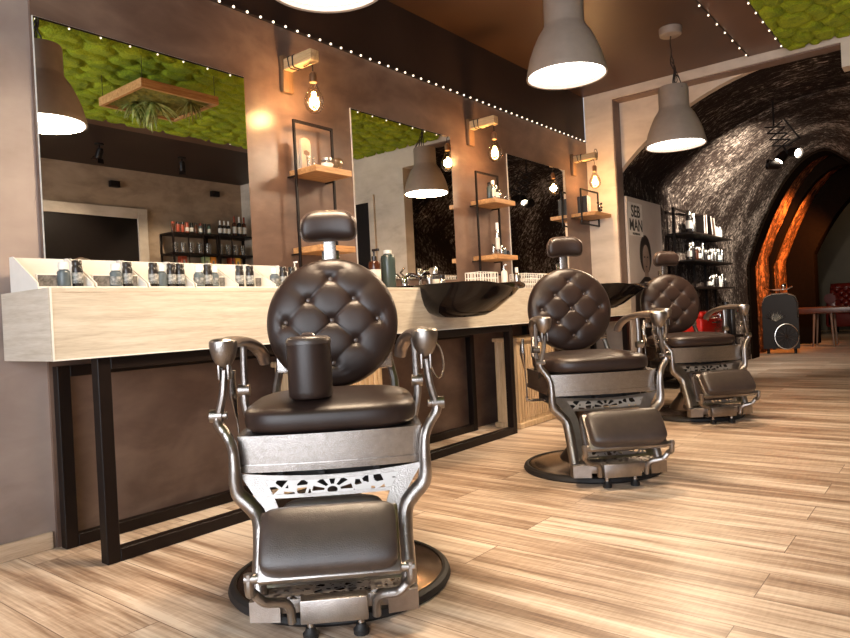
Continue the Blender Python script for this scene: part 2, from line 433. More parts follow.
# carry the first profile down to the narrower second arch
loft_vault('wall_vault', PA, PB, 7.1, 9.5, M['vault2'], 40, .02)
PC = arch_pts(-2.18, -.38, -1.28, 1.2, 2.52, False, 1.5)
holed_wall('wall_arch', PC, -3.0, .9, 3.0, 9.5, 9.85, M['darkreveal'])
PD = arch_pts(-2.30, .25, -1.28, 1.35, 2.80, False, 1.6)
loft_vault('wall_vault', PD, PD, 9.85, 12.5, M['orangebrick'], 26, .02)
PE = arch_pts(-1.90, .1, -.9, 1.45, 2.52, False, 1.8)
for y in (11.2,):
    PI2 = arch_pts(-2.26, .20, -1.28, 1.25, 2.60, False, 1.6)
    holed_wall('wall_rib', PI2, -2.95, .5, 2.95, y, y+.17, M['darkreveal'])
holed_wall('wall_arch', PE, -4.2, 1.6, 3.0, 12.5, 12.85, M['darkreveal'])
b = MB(); b.box(-4.1, 1.5, 17.2, 17.3, 0, 2.9); struct('wall_room_back', b, M['backroom'])
b = MB(); b.box(-4.2, -4.1, 12.85, 17.3, 0, 2.9); b.box(1.5, 1.6, 12.85, 17.3, 0, 2.9); struct('wall_room_sides', b, M['backroom'])
b = MB(); b.box(-4.2, 1.6, 12.85, 17.3, 2.9, 3.0); struct('ceiling_room', b, M['backroom'])
b = MB(); b.box(-2.33, -2.20, 9.47, 9.499, 0, .06); struct('baseboard_back', b, M['baseboard'])
# light door with dark leaf in the back wall (seen in the second mirror)
b = MB(); 
for x0, x1, z0, z1 in ((-.02, .06, 0, 2.17), (.90, .98, 0, 2.17), (.06, .90, 2.09, 2.17)): b.box(x0, x1, FY-.03, FY-.001, z0, z1, .004)
d = struct('door_1', b, M['plaster_grey'])
b = MB(); b.box(.06, .90, FY-.018, FY-.001, .005, 2.09); b.build('door_leaf', M['dark'], d, False)
b = MB(); b.box(.12, .14, FY-.07, FY-.055, .95, 1.15, .004); b.box(.12, .14, FY-.06, FY-.018, .97, .99); b.box(.12, .14, FY-.06, FY-.018, 1.11, 1.13); b.build('door_handle', M['silver'], d)
# wide dark opening in a pale frame on the right wall (seen in the first mirror)
b = MB()
for y0, y1, z0, z1 in ((2.5, 2.6, 0, 2.20), (4.22, 4.34, 0, 2.20), (2.6, 4.22, 2.08, 2.20)): b.box(OX-.04, OX-.001, y0, y1, z0, z1, .004)
d = struct('door_2', b, M['plaster_grey'])
b = MB(); b.box(OX-.02, OX-.001, 2.6, 4.22, .005, 2.08); b.build('door_leaf', M['dark'], d, False)
# lighter band either side of the moss panel
for x0, x1 in ((-1.25, -1.0), (.62, .87)):
    b = MB(); b.box(x0, x1, BY, FY-.001, CZ-.012, CZ-.001); struct('trim_2', b, M['border'])
# moss ceiling panel: cushions of moss with gaps
def moss_panel():
    x0, x1, y0, y1 = -.995, .615, BY+.1, FY-.005
    rnd = random.Random(3)
    pts = []
    sx, sy = .15, .21
    for i in range(-1, int((x1-x0)/sx)+2):
        for j in range(-1, int((y1-y0)/sy)+2):
            pts.append((x0+(i+.5*(j % 2))*sx+rnd.uniform(-.035, .035), y0+j*sy+rnd.uniform(-.05, .05)))
    from mathutils.kdtree import KDTree
    kd = KDTree(len(pts))
    for i, p in enumerate(pts): kd.insert((p[0]/sx, p[1]/sy, 0), i)
    kd.balance()
    nx, ny = 110, 430
    bm = bmesh.new(); rows = []
    for j in range(ny+1):
        row = []
        for i in range(nx+1):
            x = lerp(x0, x1, i/nx); y = lerp(y0, y1, j/ny)
            f = kd.find_n((x/sx+noise.noise(Vector((x*6, y*6, 0)))*.25, y/sy+noise.noise(Vector((x*6, y*6, 9)))*.25, 0), 2)
            e = f[1][2]-f[0][2]
            h = .042*min(1, (e/.30))**.6 + noise.noise(Vector((x*30, y*30, 3)))*.006
            edge = min(i, nx-i, j, ny-j)
            z = CZ-.012-h if edge > 0 else CZ-.002
            row.append(bm.verts.new((x, y, z)))
        rows.append(row)
    for j in range(ny):
        for i in range(nx): bm.faces.new((rows[j][i], rows[j+1][i], rows[j+1][i+1], rows[j][i+1]))
    me = bpy.data.meshes.new('moss_panel'); bm.to_mesh(me); bm.free(); me.materials.append(M['moss']); me.shade_smooth()
    o = bpy.data.objects.new('moss_panel', me); C.objects.link(o)
    tag(o, 'long bright green preserved moss panel covering the middle of the ceiling', 'moss panel'); o['kind'] = 'stuff'
moss_panel()

# ------------------------------------------------------------------ barber chairs
def make_chair(name):
    t = thing(name, '', 'barber chair')
    # --- floor base
    b = MB(); b.lathe([(.0, .0), (.318, .0), (.322, .006), (.318, .018), (.300, .026), (.285, .026), (.27, .032), (.16, .05), (.08, .058), (.0, .06)], seg=64)
    base = b.build('base_disc', M['basemetal'], t)
    b = MB(); b.lathe([(.306, .0), (.325, .0), (.330, .008), (.325, .022), (.314, .029), (.306, .028)], seg=64, close=True); b.build('rim', M['rubber'], base)
    b = MB(); b.lathe([(.155, .045), (.15, .06), (.095, .13), (.085, .15), (.075, .16), (.07, .33)], seg=32); b.build('pedestal', M['darkmetal'], t)
    b = MB(); b.box(-.20, .20, -.20, .15, .315, .385, .01)
    for x in (-.21, -.12, .03, .14, .215): b.cyl((x, .14, .365), (x, .20, .365), .009, seg=10)
    b.build('seat_mechanism', M['rubber'], t)
    # --- apron round the seat
    pl = [(-.248, -.22), (-.248, .19)]
    for i in range(9):
        u = -1+2*i/8; pl.append((.244*u, .215+.022*(1-u*u)))
    pl += [(.248, .19), (.248, -.22)]
    b = MB(); b.prism(pl, .398, .478); b.prism([(x*1.012, y*1.012+.002) for x, y in pl], .383, .402); b.prism([(x*1.008, y*1.008+.001) for x, y in pl], .470, .480)
    b.build('seat_apron', M['polished'], t, ang=25)
    # --- seat cushion
    def dome(q): return Vector((q.x, q.y, q.z+.012*(1-(q.x/.26)**2)*(1-(q.y/.24)**2) if q.z > 0 else q.z*.9))
    b = MB(); b.superell((0, .002, .513), .243, .243, .046, .5, .46, 56, 22, fn=dome); b.build('seat', M['leather'], t, ang=80)
    # --- round tufted backrest
    Rd = .219; th = .05
    btn = [(0, 0), (0, .142), (.152, 0), (-.152, 0), (0, -.142), (.076, .071), (-.076, .071), (.076, -.071), (-.076, -.071)]
    def tuft(x, y):
        r = math.hypot(x, y)/Rd
        h = th*max(0, 1-r**4)**.5
        a = x/.152+y/.142; c = x/.152-y/.142
        env = max(0, 1-max(0, r-.8)/.2)
        for q in (a, c):
            d = abs(q-round(q)) if abs(round(q)) <= 1 else 9
            h -= .0028*math.exp(-(d/.035)**2)*env + .0025*math.exp(-(d/.16)**2)*env
        for bx, by in btn:
            d = math.hypot(x-bx, y-by); h -= .009*math.exp(-(d/.014)**2)+.005*math.exp(-(d/.036)**2)
        return h
    T = Matrix.Translation((0, -.245, .772)) @ Matrix.Rotation(R_(10), 4, 'X')
    b = MB(); nr, na = 44, 96
    front = []
    for i in range(nr+1):
        r = Rd*(i/nr)**.85 if i else 1e-4
        front.append([T @ Vector((r*math.cos(2*PI*k/na), tuft(r*math.cos(2*PI*k/na), r*math.sin(2*PI*k/na)), r*math.sin(2*PI*k/na))) for k in range(na)])
    back = []
    for s_, d_ in ((1.005, -.012), (.99, -.03), (.94, -.045), (.6, -.05), (.001, -.05)):
        back.append([T @ Vector((Rd*s_*math.cos(2*PI*k/na), d_, Rd*s_*math.sin(2*PI*k/na))) for k in range(na)])
    b.ring_loft(front+back)
    br = b.build('backrest', M['leather'], t, ang=70)
    for bx, by in btn:
        b = MB(); c_ = T @ Vector((bx, tuft(bx, by)+.003, by))
        b.superell(c_, .0105, .006, .0105, 1, 1, 14, 8); b.build('button', M['button'], br)
    b = MB(); b.box(-.195, .195, -.012, .006, -.17, -.02, .008, Matrix.Translation((0, -.275, .775)) @ Matrix.Rotation(R_(8), 4, 'X'))
    b.box(-.03, .03, -.03, .0, -.33, .25, .004, Matrix.Translation((0, -.305, .775)) @ Matrix.Rotation(R_(8), 4, 'X'))
    b.build('back_plate', M['polished'], t)
    for s in (1, -1):
        b = MB(); b.tube([(.18*s, -.30, .66), (.2*s, -.27, .56), (.2*s, -.2, .47)], .014, 8); b.build('back_frame', M['cast'], t)
    # --- headrest
    b = MB(); b.box(-.021, .021, -.325, -.308, .94, 1.085, .003); b.build('headrest_post', M['polished'], t)
    def bean(q): return Vector((q.x, q.y+.018*(q.x/.095)**2, q.z-.022*(q.x/.095)**2 if q.z < .0 else q.z-.012*(q.x/.095)**4))
    b = MB(); b.superell((0, -.30, 1.105), .093, .042, .050, .75, .55, 44, 20, fn=bean)
    hr = b.build('headrest', M['leather'], t, ang=80)
    b = MB(); P = []
    for k in range(41):
        a = 2*PI*k/40; q = Vector((.093*math.copysign(abs(math.cos(a))**.55, math.cos(a)), 0, .050*math.copysign(abs(math.sin(a))**.75, math.sin(a)))); q = bean(q)
        P.append((q.x*1.0, -.30+q.y, 1.105+q.z*1.0))
    b.tube(P, .0032, 6); b.build('piping', M['button'], hr)
    # --- arms
    for s in (1, -1):
        b = MB()   # front scroll head of the arm
        b.lathe([(0, -.056), (.012, -.055), (.022, -.046), (.032, -.030), (.037, -.012), (.040, .006), (.039, .015), (.033, .021), (.02, .023), (0, .023)], c=(.268*s, .225, .722), seg=26, sx=.92, sy=1.05)
        head = b.build('armrest_head', M['cast'], t)
        pad = spline([(.268*s, .20, .726), (.264*s, .12, .731), (.252*s, .02, .727), (.236*s, -.08, .710), (.224*s, -.14, .682), (.218*s, -.165, .650)], 5)
        n = len(pad); b = MB(); b.tube(pad, [lerp(.034, .020, i/(n-1)) for i in range(n)], 14, .55, up=(1, 0, 0)); b.build('armrest', M['armmetal'], t)
        b = MB()   # upper strut with clevis
        for dx in (-.012, .012): b.box(.268*s+dx-.003, .268*s+dx+.003, .208, .242, .635, .676, .002)
        b.tube(spline([(.268*s, .225, .660), (.274*s, .228, .60), (.288*s, .225, .545)], 5), .0105, 10, 1.3, up=(1, 0, 0))
        b.build('arm_strut', M['cast'], t)
        b = MB()   # sweeping side frame
        b.cyl((.280*s, .222, .540), (.312*s, .222, .540), .017, seg=16); b.cyl((.268*s, .222, .540), (.28*s, .222, .540), .010, seg=12)
        path = spline([(.293*s, .222, .545), (.290*s, .224, .517), (.270*s, .230, .488), (.255*s, .240, .455), (.251*s, .244, .41), (.251*s, .244, .362), (.243*s, .242, .330), (.216*s, .244, .302), (.193*s, .252, .270), (.187*s, .275, .215), (.188*s, .305, .15), (.188*s, .33, .095)], 5)
        n = len(path); b.tube(path, [(.016 if i < n*.3 else lerp(.016, .025, min(1, (i/n-.3)/.3))) for i in range(n)], 12, .85, up=(0, 1, 0))
        b.build('side_frame', M['cast'], t)
        b = MB()   # rear arm support
        b.tube(spline([(.252*s, .02, .715), (.254*s, .02, .66), (.254*s, .02, .59)], 5), .010, 10)
        b.cyl((.240*s, .02, .585), (.272*s, .02, .585), .018, seg=18)
        b.tube(spline([(.256*s, .02, .588), (.256*s, .02, .55), (.249*s, .02, .51), (.240*s, .02, .475), (.238*s, .02, .45)], 5), .012, 10)
        b.build('arm_support', M['cast'], t)
    # --- reclining lever with paddle
    b = MB()
    pth = spline([(.300, -.06, .64), (.305, -.06, .59), (.301, -.06, .53), (.294, -.06, .46), (.292, -.06, .35)], 6)
    b.tube(pth, [lerp(.012, .024, min(1, i/8)) if i < 10 else max(.007, .024-(i-9)*.0025) for i in range(len(pth))], 12, .5, up=(0, 1, 0))
    b.tube([(.292, -.06, .355), (.292, -.06, .335), (.27, -.06, .335), (.18, -.06, .335)], .007, 8)
    b.build('lever', M['polished'], t)
    # --- towel ring
    b = MB();     P = [(-.290-.020*(1+math.sin(2*PI*k/24)), .10, .648+.050*math.cos(2*PI*k/24)-.012*math.sin(2*PI*k/24)) for k in range(25)]
    b.tube(P, .0028, 6); b.build('towel_ring', M['chrome'], t)
    # --- pierced front casting
    def casting_pt(u, v):      # u -1..1, v 0 bottom .. 1 top
        z = lerp(.115, .364, v); y = .335-.115*v**.8
        w = lerp(.182, .246, max(0, (v-.62)/.38)**1.5)
        top = 0.018*(u*u)*v**6
        return Vector((u*w, y, z+top))
    b = MB(); rows = []
    solid = MB()
    NU, NV = 40, 24
    def grid(mb, u0, u1, v0, v1, nu=20, nv=6, th=.006, off=0):
        A = [[casting_pt(lerp(u0, u1, i/nu), lerp(v0, v1, j/nv))+Vector((0, off, 0)) for i in range(nu+1)] for j in range(nv+1)]
        va = [[mb.bm.verts.new(p) for p in r] for r in A]; vb = [[mb.bm.verts.new(p-Vector((0, th, 0))) for p in r] for r in A]
        for j in range(nv):
            for i in range(nu):
                mb.bm.faces.new((va[j][i], va[j][i+1], va[j+1][i+1], va[j+1][i])); mb.bm.faces.new((vb[j][i+1], vb[j][i], vb[j+1][i], vb[j+1][i+1]))
        for j in range(nv):
            mb.bm.faces.new((va[j][0], va[j+1][0], vb[j+1][0], vb[j][0])); mb.bm.faces.new((va[j+1][nu], va[j][nu], vb[j][nu], vb[j+1][nu]))
        for i in range(nu):
            mb.bm.faces.new((va[0][i+1], va[0][i], vb[0][i], vb[0][i+1])); mb.bm.faces.new((va[nv][i], va[nv][i+1], vb[nv][i+1], vb[nv][i]))
    grid(solid, -1, -.76, 0, 1, 5, 20); grid(solid, .76, 1, 0, 1, 5, 20)
    grid(solid, -.76, .76, .955, 1, 20, 2); grid(solid, -.76, .76, .79, .825, 20, 2); grid(solid, -.76, .76, .17, .22, 20, 2); grid(solid, -.76, .76, 0, .04, 20, 2)
    solid.build('front_casting', M['cast'], t)
    grid(b, -.76, .76, .04, .17, 20, 3, .002, -.002); b.build('pierced_panel', M['filigree'], t)
    for u0, u1, mm in ((-.76, -.27, 'filigree'), (-.27, .27, 'fan'), (.27, .76, 'filigree')):
        b = MB(); grid(b, u0, u1, .825, .955, 10, 3, .002, -.001); b.build('pierced_panel', M[mm], t)
    b = MB(); T2 = Matrix.Translation((0, .295, .228)) @ Matrix.Rotation(R_(-152), 4, 'X')
    b.superell((0, .284, .226), .137, .016, .086, .35, .3, 36, 12, Matrix.Identity(4), fn=lambda q: Vector((q.x, q.y-.35*q.z, q.z)))
    b.build('calf_pad', M['leather_foot'], t, ang=80)
    # --- stepped foot platform
    out = [(-.165, .27), (-.207, .335), (-.207, .372), (-.125, .385), (-.120, .36), (-.085, .36), (-.080, .405), (.080, .405), (.085, .36), (.120, .36), (.125, .385), (.207, .372), (.207, .335), (.165, .27)]
    b = MB(); b.prism(out, .094, .099); b.build('step_top', M['filigree'], t, False)
    b = MB()
    for s in (1, -1):
        b.prism([(.132*s, .335), (.132*s, .387), (.208*s, .374), (.208*s, .325), (.19*s, .30)], .048, .098)
        b.prism([(.150*s, .25), (.170*s, .25), (.195*s, .31), (.175*s, .31)], .070, .098)
    b.box(-.082, .082, .365, .408, .046, .104, .003)
    b.box(-.14, .14, .34, .366, .060, .094, .002)
    b.box(-.12, -.09, .1, .35, .065, .093, .003); b.box(.09, .12, .1, .35, .065, .093, .003)
    b.build('step_frame', M['cast'], t)
    for s in (1, -1):
        b = MB(); b.cyl((.062*s, .375, .02), (.062*s, .375, .065), .0085, seg=12); f = b.build('foot_post', M['polished'], t)
        b = MB(); b.lathe([(0, 0), (.019, 0), (.020, .012), (.014, .018), (.012, .026), (0, .026)], c=(.062*s, .375, 0), seg=16); b.build('rubber_foot', M['rubber'], f)
    # --- flip-over footrest
    F = Matrix.Translation((0, .440, .254)) @ Matrix.Rotation(R_(-50), 4, 'X')
    def roll(q): return Vector((q.x*(1-.10*(q.y/.1 if q.y > 0 else 0)*0), q.y, q.z+(.018*(1-(q.y/.1)**2) if q.z > 0 else 0)))
    b = MB(); b.superell((0, 0, .012), .160, .080, .030, .4, .28, 48, 18, F, fn=roll); b.build('footrest_cushion', M['leather_foot'], t, ang=80)
    b = MB(); b.box(-.166, .166, -.085, .085, -.022, .004, .006, F)
    for s in (1, -1): b.cyl(F @ Vector((.165*s, .07, -.01)), F @ Vector((.196*s, .07, -.01)), .012, seg=12)
    b.build('footrest_tray', M['cast'], t)
    for s in (1, -1):
        p = F @ Vector((.186*s, .07, -.01))
        b = MB(); b.tube(spline([p+Vector((0, 0, .012)), p+Vector((0, .0, -.03)), (.182*s, .452, .150), (.158*s, .445, .125), (.118*s, .425, .112), (.104*s, .412, .090), (.102*s, .405, .055)], 5), [.011]*31, 10, 1.1); b.build('footrest_arm', M['cast'], t)
    return t
M['armmetal'] = simple('worn_dark_arm_metal', (.20, .155, .13), .30, .8, col2=(.27, .215, .18), nscale=20, bumps=.15)
chair = make_chair('barber_chair')
chair.location = (-1.505, 1.425, 0); chair.rotation_euler = (0, 0, R_(-136.5))
chair['label'] = 'nearest brown leather barber chair, with a black cylinder standing on its seat'
chair['group'] = 'vintage barber chairs along the counter'
c2 = copy_tree(chair); c2.location = (-1.45, 3.07, 0); c2.rotation_euler = (0, 0, R_(-136.5))
c2['label'] = 'middle barber chair, its seat empty and its pad in front of the second wash basin'
c3 = copy_tree(chair); c3.location = (-1.505, 4.80, 0); c3.rotation_euler = (0, 0, R_(-135))
c3['label'] = 'farthest barber chair, standing before the brick arch with a red case behind it'

# black leather cylinder on the first seat
t = thing('canister', 'black leather covered cylinder standing upright on the nearest barber chair seat', 'canister', (-1.44, 1.282, .567), 0)
b = MB(); b.lathe([(0, 0), (.055, 0), (.060, .006), (.061, .02), (.061, .147), (.060, .158), (.056, .163)], seg=40); b.build('body', M['leather'], t, ang=50)
b = MB(); b.lathe([(.0605, .148), (.0622, .149), (.0622, .153), (.061, .163), (.053, .169), (.03, .171), (0, .171)], seg=40); b.build('lid', M['leather_foot'], t, ang=50)
b = MB(); b.tube([(-.026, 0, .169), (-.018, 0, .175), (.018, 0, .175), (.026, 0, .169)], .005, 8); b.build('pull_tab', M['button'], t)

# ------------------------------------------------------------------ counter, legs, plinths
t = thing('counter', 'long pale limed-wood counter with deep front fixed along the left wall', 'counter', (0, 0, 0))
b = MB()
b.prism([(-2.617, .94), (-2.2755, .94), (-2.2755, 5.66), (-2.617, 5.66)], .885, .925)
b.box(-2.275, -2.245, .94, 5.66, .692, .925, .002); b.box(-2.617, -2.275, .94, .965, .692, .885, .001); b.box(-2.617, -2.275, 5.63, 5.66, .692, .885, .001); b.box(-2.617, -2.275, .965, 5.63, .692, .712)
worktop = b.build('worktop', M['counter'], t, False)
b = MB(); b.box(-2.2449, -2.2425, .94, 5.66, .692, .697); b.box(-2.2449, -2.2425, .94, .946, .697, .925); b.build('edge_band', M['white'], t, False)
b = MB(); b.box(-2.617, -2.2452, .9365, .9398, .693, .925); b.build('end_panel', wood('pale_limed_end_wood', (.50, .43, .34), (.60, .53, .44), (.68, .62, .53), 'x', .4), t, False)
b = MB(); b.box(-2.2449, -2.2443, .94, 5.66, .9085, .9105); b.build('groove', M['baseboard'], t, False)
def frame(y0, y1, label):
    t = thing('steel_trestle', label, 'trestle', (0, 0, 0), group='black frames under the counter')
    for x in (-2.285, -2.60):
        zt = .690 if x > -2.4 else .66
        for y in (y0, y1-.045):
            b = MB(); b.box(x-.018 if x > -2.4 else x, x+.027 if x > -2.4 else x+.04, y, y+.045, .001, zt, .002, seg=1); b.build('post', M['blackmetal'], t, False)
        b = MB(); X0, X1 = (x-.018, x+.027) if x > -2.4 else (x, x+.04)
        b.box(X0, X1, y0+.045, y1-.045, .001, .045, .002, seg=1); b.build('floor_bar', M['blackmetal'], t, False)
        b = MB(); b.box(X0, X1, y0+.045, y1-.045, zt-.04, zt, .002, seg=1); b.build('top_bar', M['blackmetal'], t, False)
frame(1.085, 3.725, 'long black square-tube frame carrying the near end of the counter')
frame(4.42, 5.62, 'black square-tube frame under the far end of the counter by the brick arch')
def plinth(y0, y1, label):
    t = thing('wooden_pedestal', label, 'pedestal', (-2.41, (y0+y1)/2, 0), group='ribbed wooden pedestals under the counter')
    h = (y1-y0)/2
    b = MB(); b.box(-.085, .085, -h+.01, h-.01, .035, .575)
    y = -h+.04
    while y < h-.04:
        b.box(.085, .093, y, y+.018, .06, .55, .002, seg=1); y += .034
    b.build('body', M['plinthwood'], t, False)
    b = MB(); b.box(-.10, .105, -h-.01, h+.01, .001, .036, .006); b.build('foot', M['plinthwood'], t, False)
    b = MB(); b.box(-.095, .105, -h-.008, h+.008, .574, .60, .006); b.build('top', M['plinthwood'], t, False)
plinth(2.0, 2.56, 'pale wooden pedestal under the counter behind the nearest chair')
plinth(3.86, 4.40, 'ribbed pale wood pedestal on the floor beside the middle chair')

# ------------------------------------------------------------------ mirrors
for (y0, lab) in ((1.085, 'first and nearest frameless wall mirror, above the white display trays'), (2.715, 'middle frameless wall mirror, between the two tall shelf racks'), (4.345, 'farthest frameless wall mirror, reflecting the dark brick arch')):
    t = thing('wall_mirror', lab, 'mirror', (WX, y0, 1.0), group='mirrors on the left wall')
    b = MB(); b.box(.001, .007, 0, .925, 0, .938); b.build('backing', M['paper'], t, False)
    b = MB(); b.box(.0072, .010, .002, .923, .002, .936); b.build('glass', M['mirror'], t, False)

# ------------------------------------------------------------------ bottles
def bottle(name, label, loc, r, h, mat, cap=None, lab=None, neck=.45, group=None, cat='bottle', caph=.22, pump=False, rz=0):
    t = thing(name, label, cat, loc, rz, group)
    hb = h*(1-caph)
    b = MB(); b.lathe([(0, 0), (r*.94, 0), (r, r*.12), (r, hb*.86), (r*.9, hb*.95), (r*neck, hb), (r*neck, hb+.002), (0, hb+.002)], seg=20); b.build('body', mat, t, ang=45)
    if cap:
        b = MB(); rc = r*max(neck, .4)*1.12
        if pump:
            b.lathe([(0, hb+.002), (rc, hb+.002), (rc, hb+h*caph*.35), (rc*.35, hb+h*caph*.4), (rc*.35, h*.96), (0, h*.96)], seg=14)
            b.box(-rc*.7, r*1.1, -rc*.35, rc*.35, h*.94, h, .001)
        else: b.lathe([(0, hb+.002), (rc, hb+.002), (rc, h-.002), (rc*.9, h), (0, h)], seg=18)
        b.build('cap', cap, t, ang=45)
    if lab:
        b = MB(); b.lathe([(r+.0002, hb*.22), (r+.0009, hb*.225), (r+.0009, hb*.68), (r+.0002, hb*.685)], seg=20); b.build('label', lab, t)
    return t
ORD = ['first', 'second', 'third', 'fourth', 'fifth', 'sixth', 'seventh']
bounds = [.945, 1.135, 1.33, 1.525, 1.72, 1.915, 2.10]
for i in range(6):
    y0, y1 = bounds[i]+.004, bounds[i+1]-.004
    x0, x1 = -2.565, -2.345
    t = thing('display_tray', f'{ORD[i]} white display tray from the near end of the counter', 'display tray', (0, 0, .926), group='white display trays in front of the nearest mirror')
    b = MB(); b.box(x0, x1, y0, y1, 0, .004); b.box(x0, x0+.004, y0, y1, .004, .122); b.build('tray', M['white'], t, False)
    for y in (y0, y1-.004):
        b = MB(); b.prism([(x0+.004, .004), (x1-.004, .004), (x1-.004, .02), (x0+.03, .122), (x0+.004, .122)], y, y+.004, 'y'); b.build('side_fin', M['white'], t, False)
    b = MB(); b.box(x1-.004, x1, y0, y1, .004, .009); b.build('lip', M['white'], t, False)
    w = y1-y0
    z = .9305
    xb = -2.40
    where = f'in the {ORD[i]} tray from the counter left end'
    g = f'hair products in the {ORD[i]} tray'
    def card(f, lab, wd=.068):
        t = thing('product_card', f'{lab} {where}', 'card', (xb-.01, y0+w*f, z), 0, g)
        b = MB(); b.box(-.008, .008, -wd/2, wd/2, 0, .050, .001); b.build('box', M['white'], t, False)
        b = MB(); b.box(.0081, .0088, -wd/2+.002, wd/2-.002, .004, .046); b.build('picture', M['printgrey'], t, False)
    def A(f, n=''): bottle('cream_bottle', f'{n}blue-grey bottle with white cap {where}', (xb, y0+w*f, z), .021, .090, M['bottle_grey'], M['white'], M['greylabel'] if i % 2 else None, .7, g, caph=.3)
    def B(f, n=''): bottle('spray_can', f'{n}tall dark can {where}', (xb+.005, y0+w*f, z), .0175, .097, M['bottle_dark'], M['bottle_dark'], M['greylabel'], .8, g, 'can', .18)
    if i == 0: card(.30, 'dark photo card'); A(.58); B(.82)
    if i == 1: card(.26, 'dark photo card'); A(.52); B(.74); card(.90, 'narrow dark card', .026)
    if i == 2: B(.24, 'leftmost '); A(.42); B(.64, 'middle '); B(.84, 'rightmost ')
    if i == 3: A(.26); B(.46); A(.62, 'shorter ') ; card(.84, 'upright dark card', .03)
    if i == 4: B(.24, 'leftmost '); B(.52, 'middle '); card(.78, 'upright dark card', .035)
    if i == 5: A(.22); B(.48, 'leftmost '); B(.76, 'rightmost ')
CT = .926
bottle('pump_bottle', 'small white pump bottle on the counter left of the nearest headrest shelf', (-2.46, 2.13, CT), .018, .135, M['white'], M['white'], None, .4, caph=.3, pump=True)
bottle('pump_bottle', 'dark brown pump bottle with pale label beside the grey-green bottle', (-2.44, 2.66, CT), .032, .215, M['bottle_brown'], M['bottle_dark'], M['paper'], .4, caph=.28, pump=True)
bottle('shampoo_bottle', 'large grey-green bottle standing on the counter under the middle mirror', (-2.45, 2.78, CT), .040, .215, M['bottle_green'], M['white'], None, .5, caph=.10)
bottle('lotion_bottle', 'small pale bottle on the counter at the left of the first basin', (-2.54, 3.255, CT), .018, .12, M['silver'], M['white'], None, .5, caph=.2)
bottle('tonic_bottle', 'silver-topped dark bottle behind the first basin', (-2.55, 3.325, CT), .026, .145, M['bottle_dark'], M['silver'], M['paper'], .6, caph=.3)
bottle('tonic_bottle', 'short silver jar behind the first basin', (-2.56, 3.40, CT), .026, .10, M['silver'], M['bottle_dark'], None, .8, caph=.3, cat='jar')
bottle('lotion_bottle', 'white lotion bottle between the wire basket and the middle chair headrest', (-2.44, 3.95, CT), .022, .17, M['white'], M['silver'], None, .5, caph=.25, pump=True)
bottle('lotion_bottle', 'slimmer silver bottle beside the white lotion bottle on the counter', (-2.42, 4.08, CT), .020, .15, M['silver'], M['white'], None, .5, caph=.25)

def basket(name, y, w, label):
    t = thing(name, label, 'basket', (-2.47, y, CT), 0, 'white lattice baskets on the counter')
    b = MB(); dx, h = .06, .11
    for z in (.002, .038, .074, .11):
        b.tube([(-dx, -w/2, z), (dx, -w/2, z), (dx, w/2, z), (-dx, w/2, z), (-dx, -w/2, z)], .0025, 6)
    n = int(w/.026)
    for k in range(n+1):
        yy = -w/2+w*k/n
        for x in (-dx, dx): b.cyl((x, yy, .001), (x, yy, h), .003, seg=6)
    for k in range(1, 5):
        for yy in (-w/2, w/2): b.cyl((-dx+.024*k, yy, .001), (-dx+.024*k, yy, h), .003, seg=6)
    b.box(-dx, dx, -w/2, w/2, 0, .003)
    b.build('lattice', M['white'], t)
basket('lattice_basket', 3.72, .20, 'white lattice basket on the counter right behind the first basin')
basket('lattice_basket', 4.34, .34, 'larger white lattice basket on the counter behind the middle chair')

# ------------------------------------------------------------------ wash basins
HULL = []
def basin(yc, label, first=True):
    t = thing('wash_basin', label, 'wash basin', (0, yc, 0), 0, 'black backwash basins')
    L = [(.757, -2.18, -2.06, .08), (.764, -2.25, -2.00, .13), (.790, -2.31, -1.94, .175), (.83, -2.35, -1.88, .205), (.875, -2.38, -1.825, .22), (.920, -2.40, -1.785, .226), (.938, -2.41, -1.755, .230)]
    def ring(z, xa, xb_, w, off=0, dip=0.0):
        P = []; n = 48
        for k in range(n):
            a = 2*PI*k/n; c, s = math.cos(a), math.sin(a)
            x = (xa+xb_)/2+(xb_-xa-2*off)/2*math.copysign(abs(c)**1.0, c); y = (w-off)*math.copysign(abs(s)**.95, s)
            d = dip*max(0, c)**6
            P.append((x, y, z-d))
        return P
    HULL.append((yc, [ring(*l) for l in L]+[ring(.99, *L[-1][1:])]))
    R = [ring(*l, dip=.0 if i < 4 else .016*(i-3)) for i, l in enumerate(L)]
    R += [ring(l[0]+.012 if i else l[0]-.002, *l[1:], off=.02, dip=.045 if i < 3 else 0) for i, l in enumerate(reversed(L))]
    b = MB(); b.ring_loft(R); b.build('bowl', M['gloss_black'], t, ang=60)
    b = MB(); b.box(-2.60, -2.38, -.13, .23, CT+.001, .945, .006); b.build('rim_shelf', M['gloss_black'], t)
    b = MB(); b.lathe([(0, 0), (.022, 0), (.022, .05), (.016, .06), (0, .06)], c=(-2.53, .02, .946), seg=18)
    b.tube(spline([(-2.53, .02, 1.0), (-2.49, .02, 1.015), (-2.43, .02, 1.0), (-2.41, .02, .985)], 5), .011, 10)
    b.tube([(-2.53, .02, 1.005), (-2.56, .02, 1.03), (-2.53, .02, 1.055)], .006, 8)
    b.build('mixer_tap', M['chrome'], t)
    b = MB(); b.tube(spline([(-2.53, .16, .95), (-2.53, .165, 1.0), (-2.50, .17, 1.03), (-2.45, .17, 1.035)], 5), [.010]*10+[.012]*3+[.020]*3, 12)
    b.build('hand_shower', M['chrome'], t)
basin(2.99, 'black wash basin set in the counter just right of the nearest chair')
basin(4.72, 'black wash basin farther along, between the middle and far chairs')

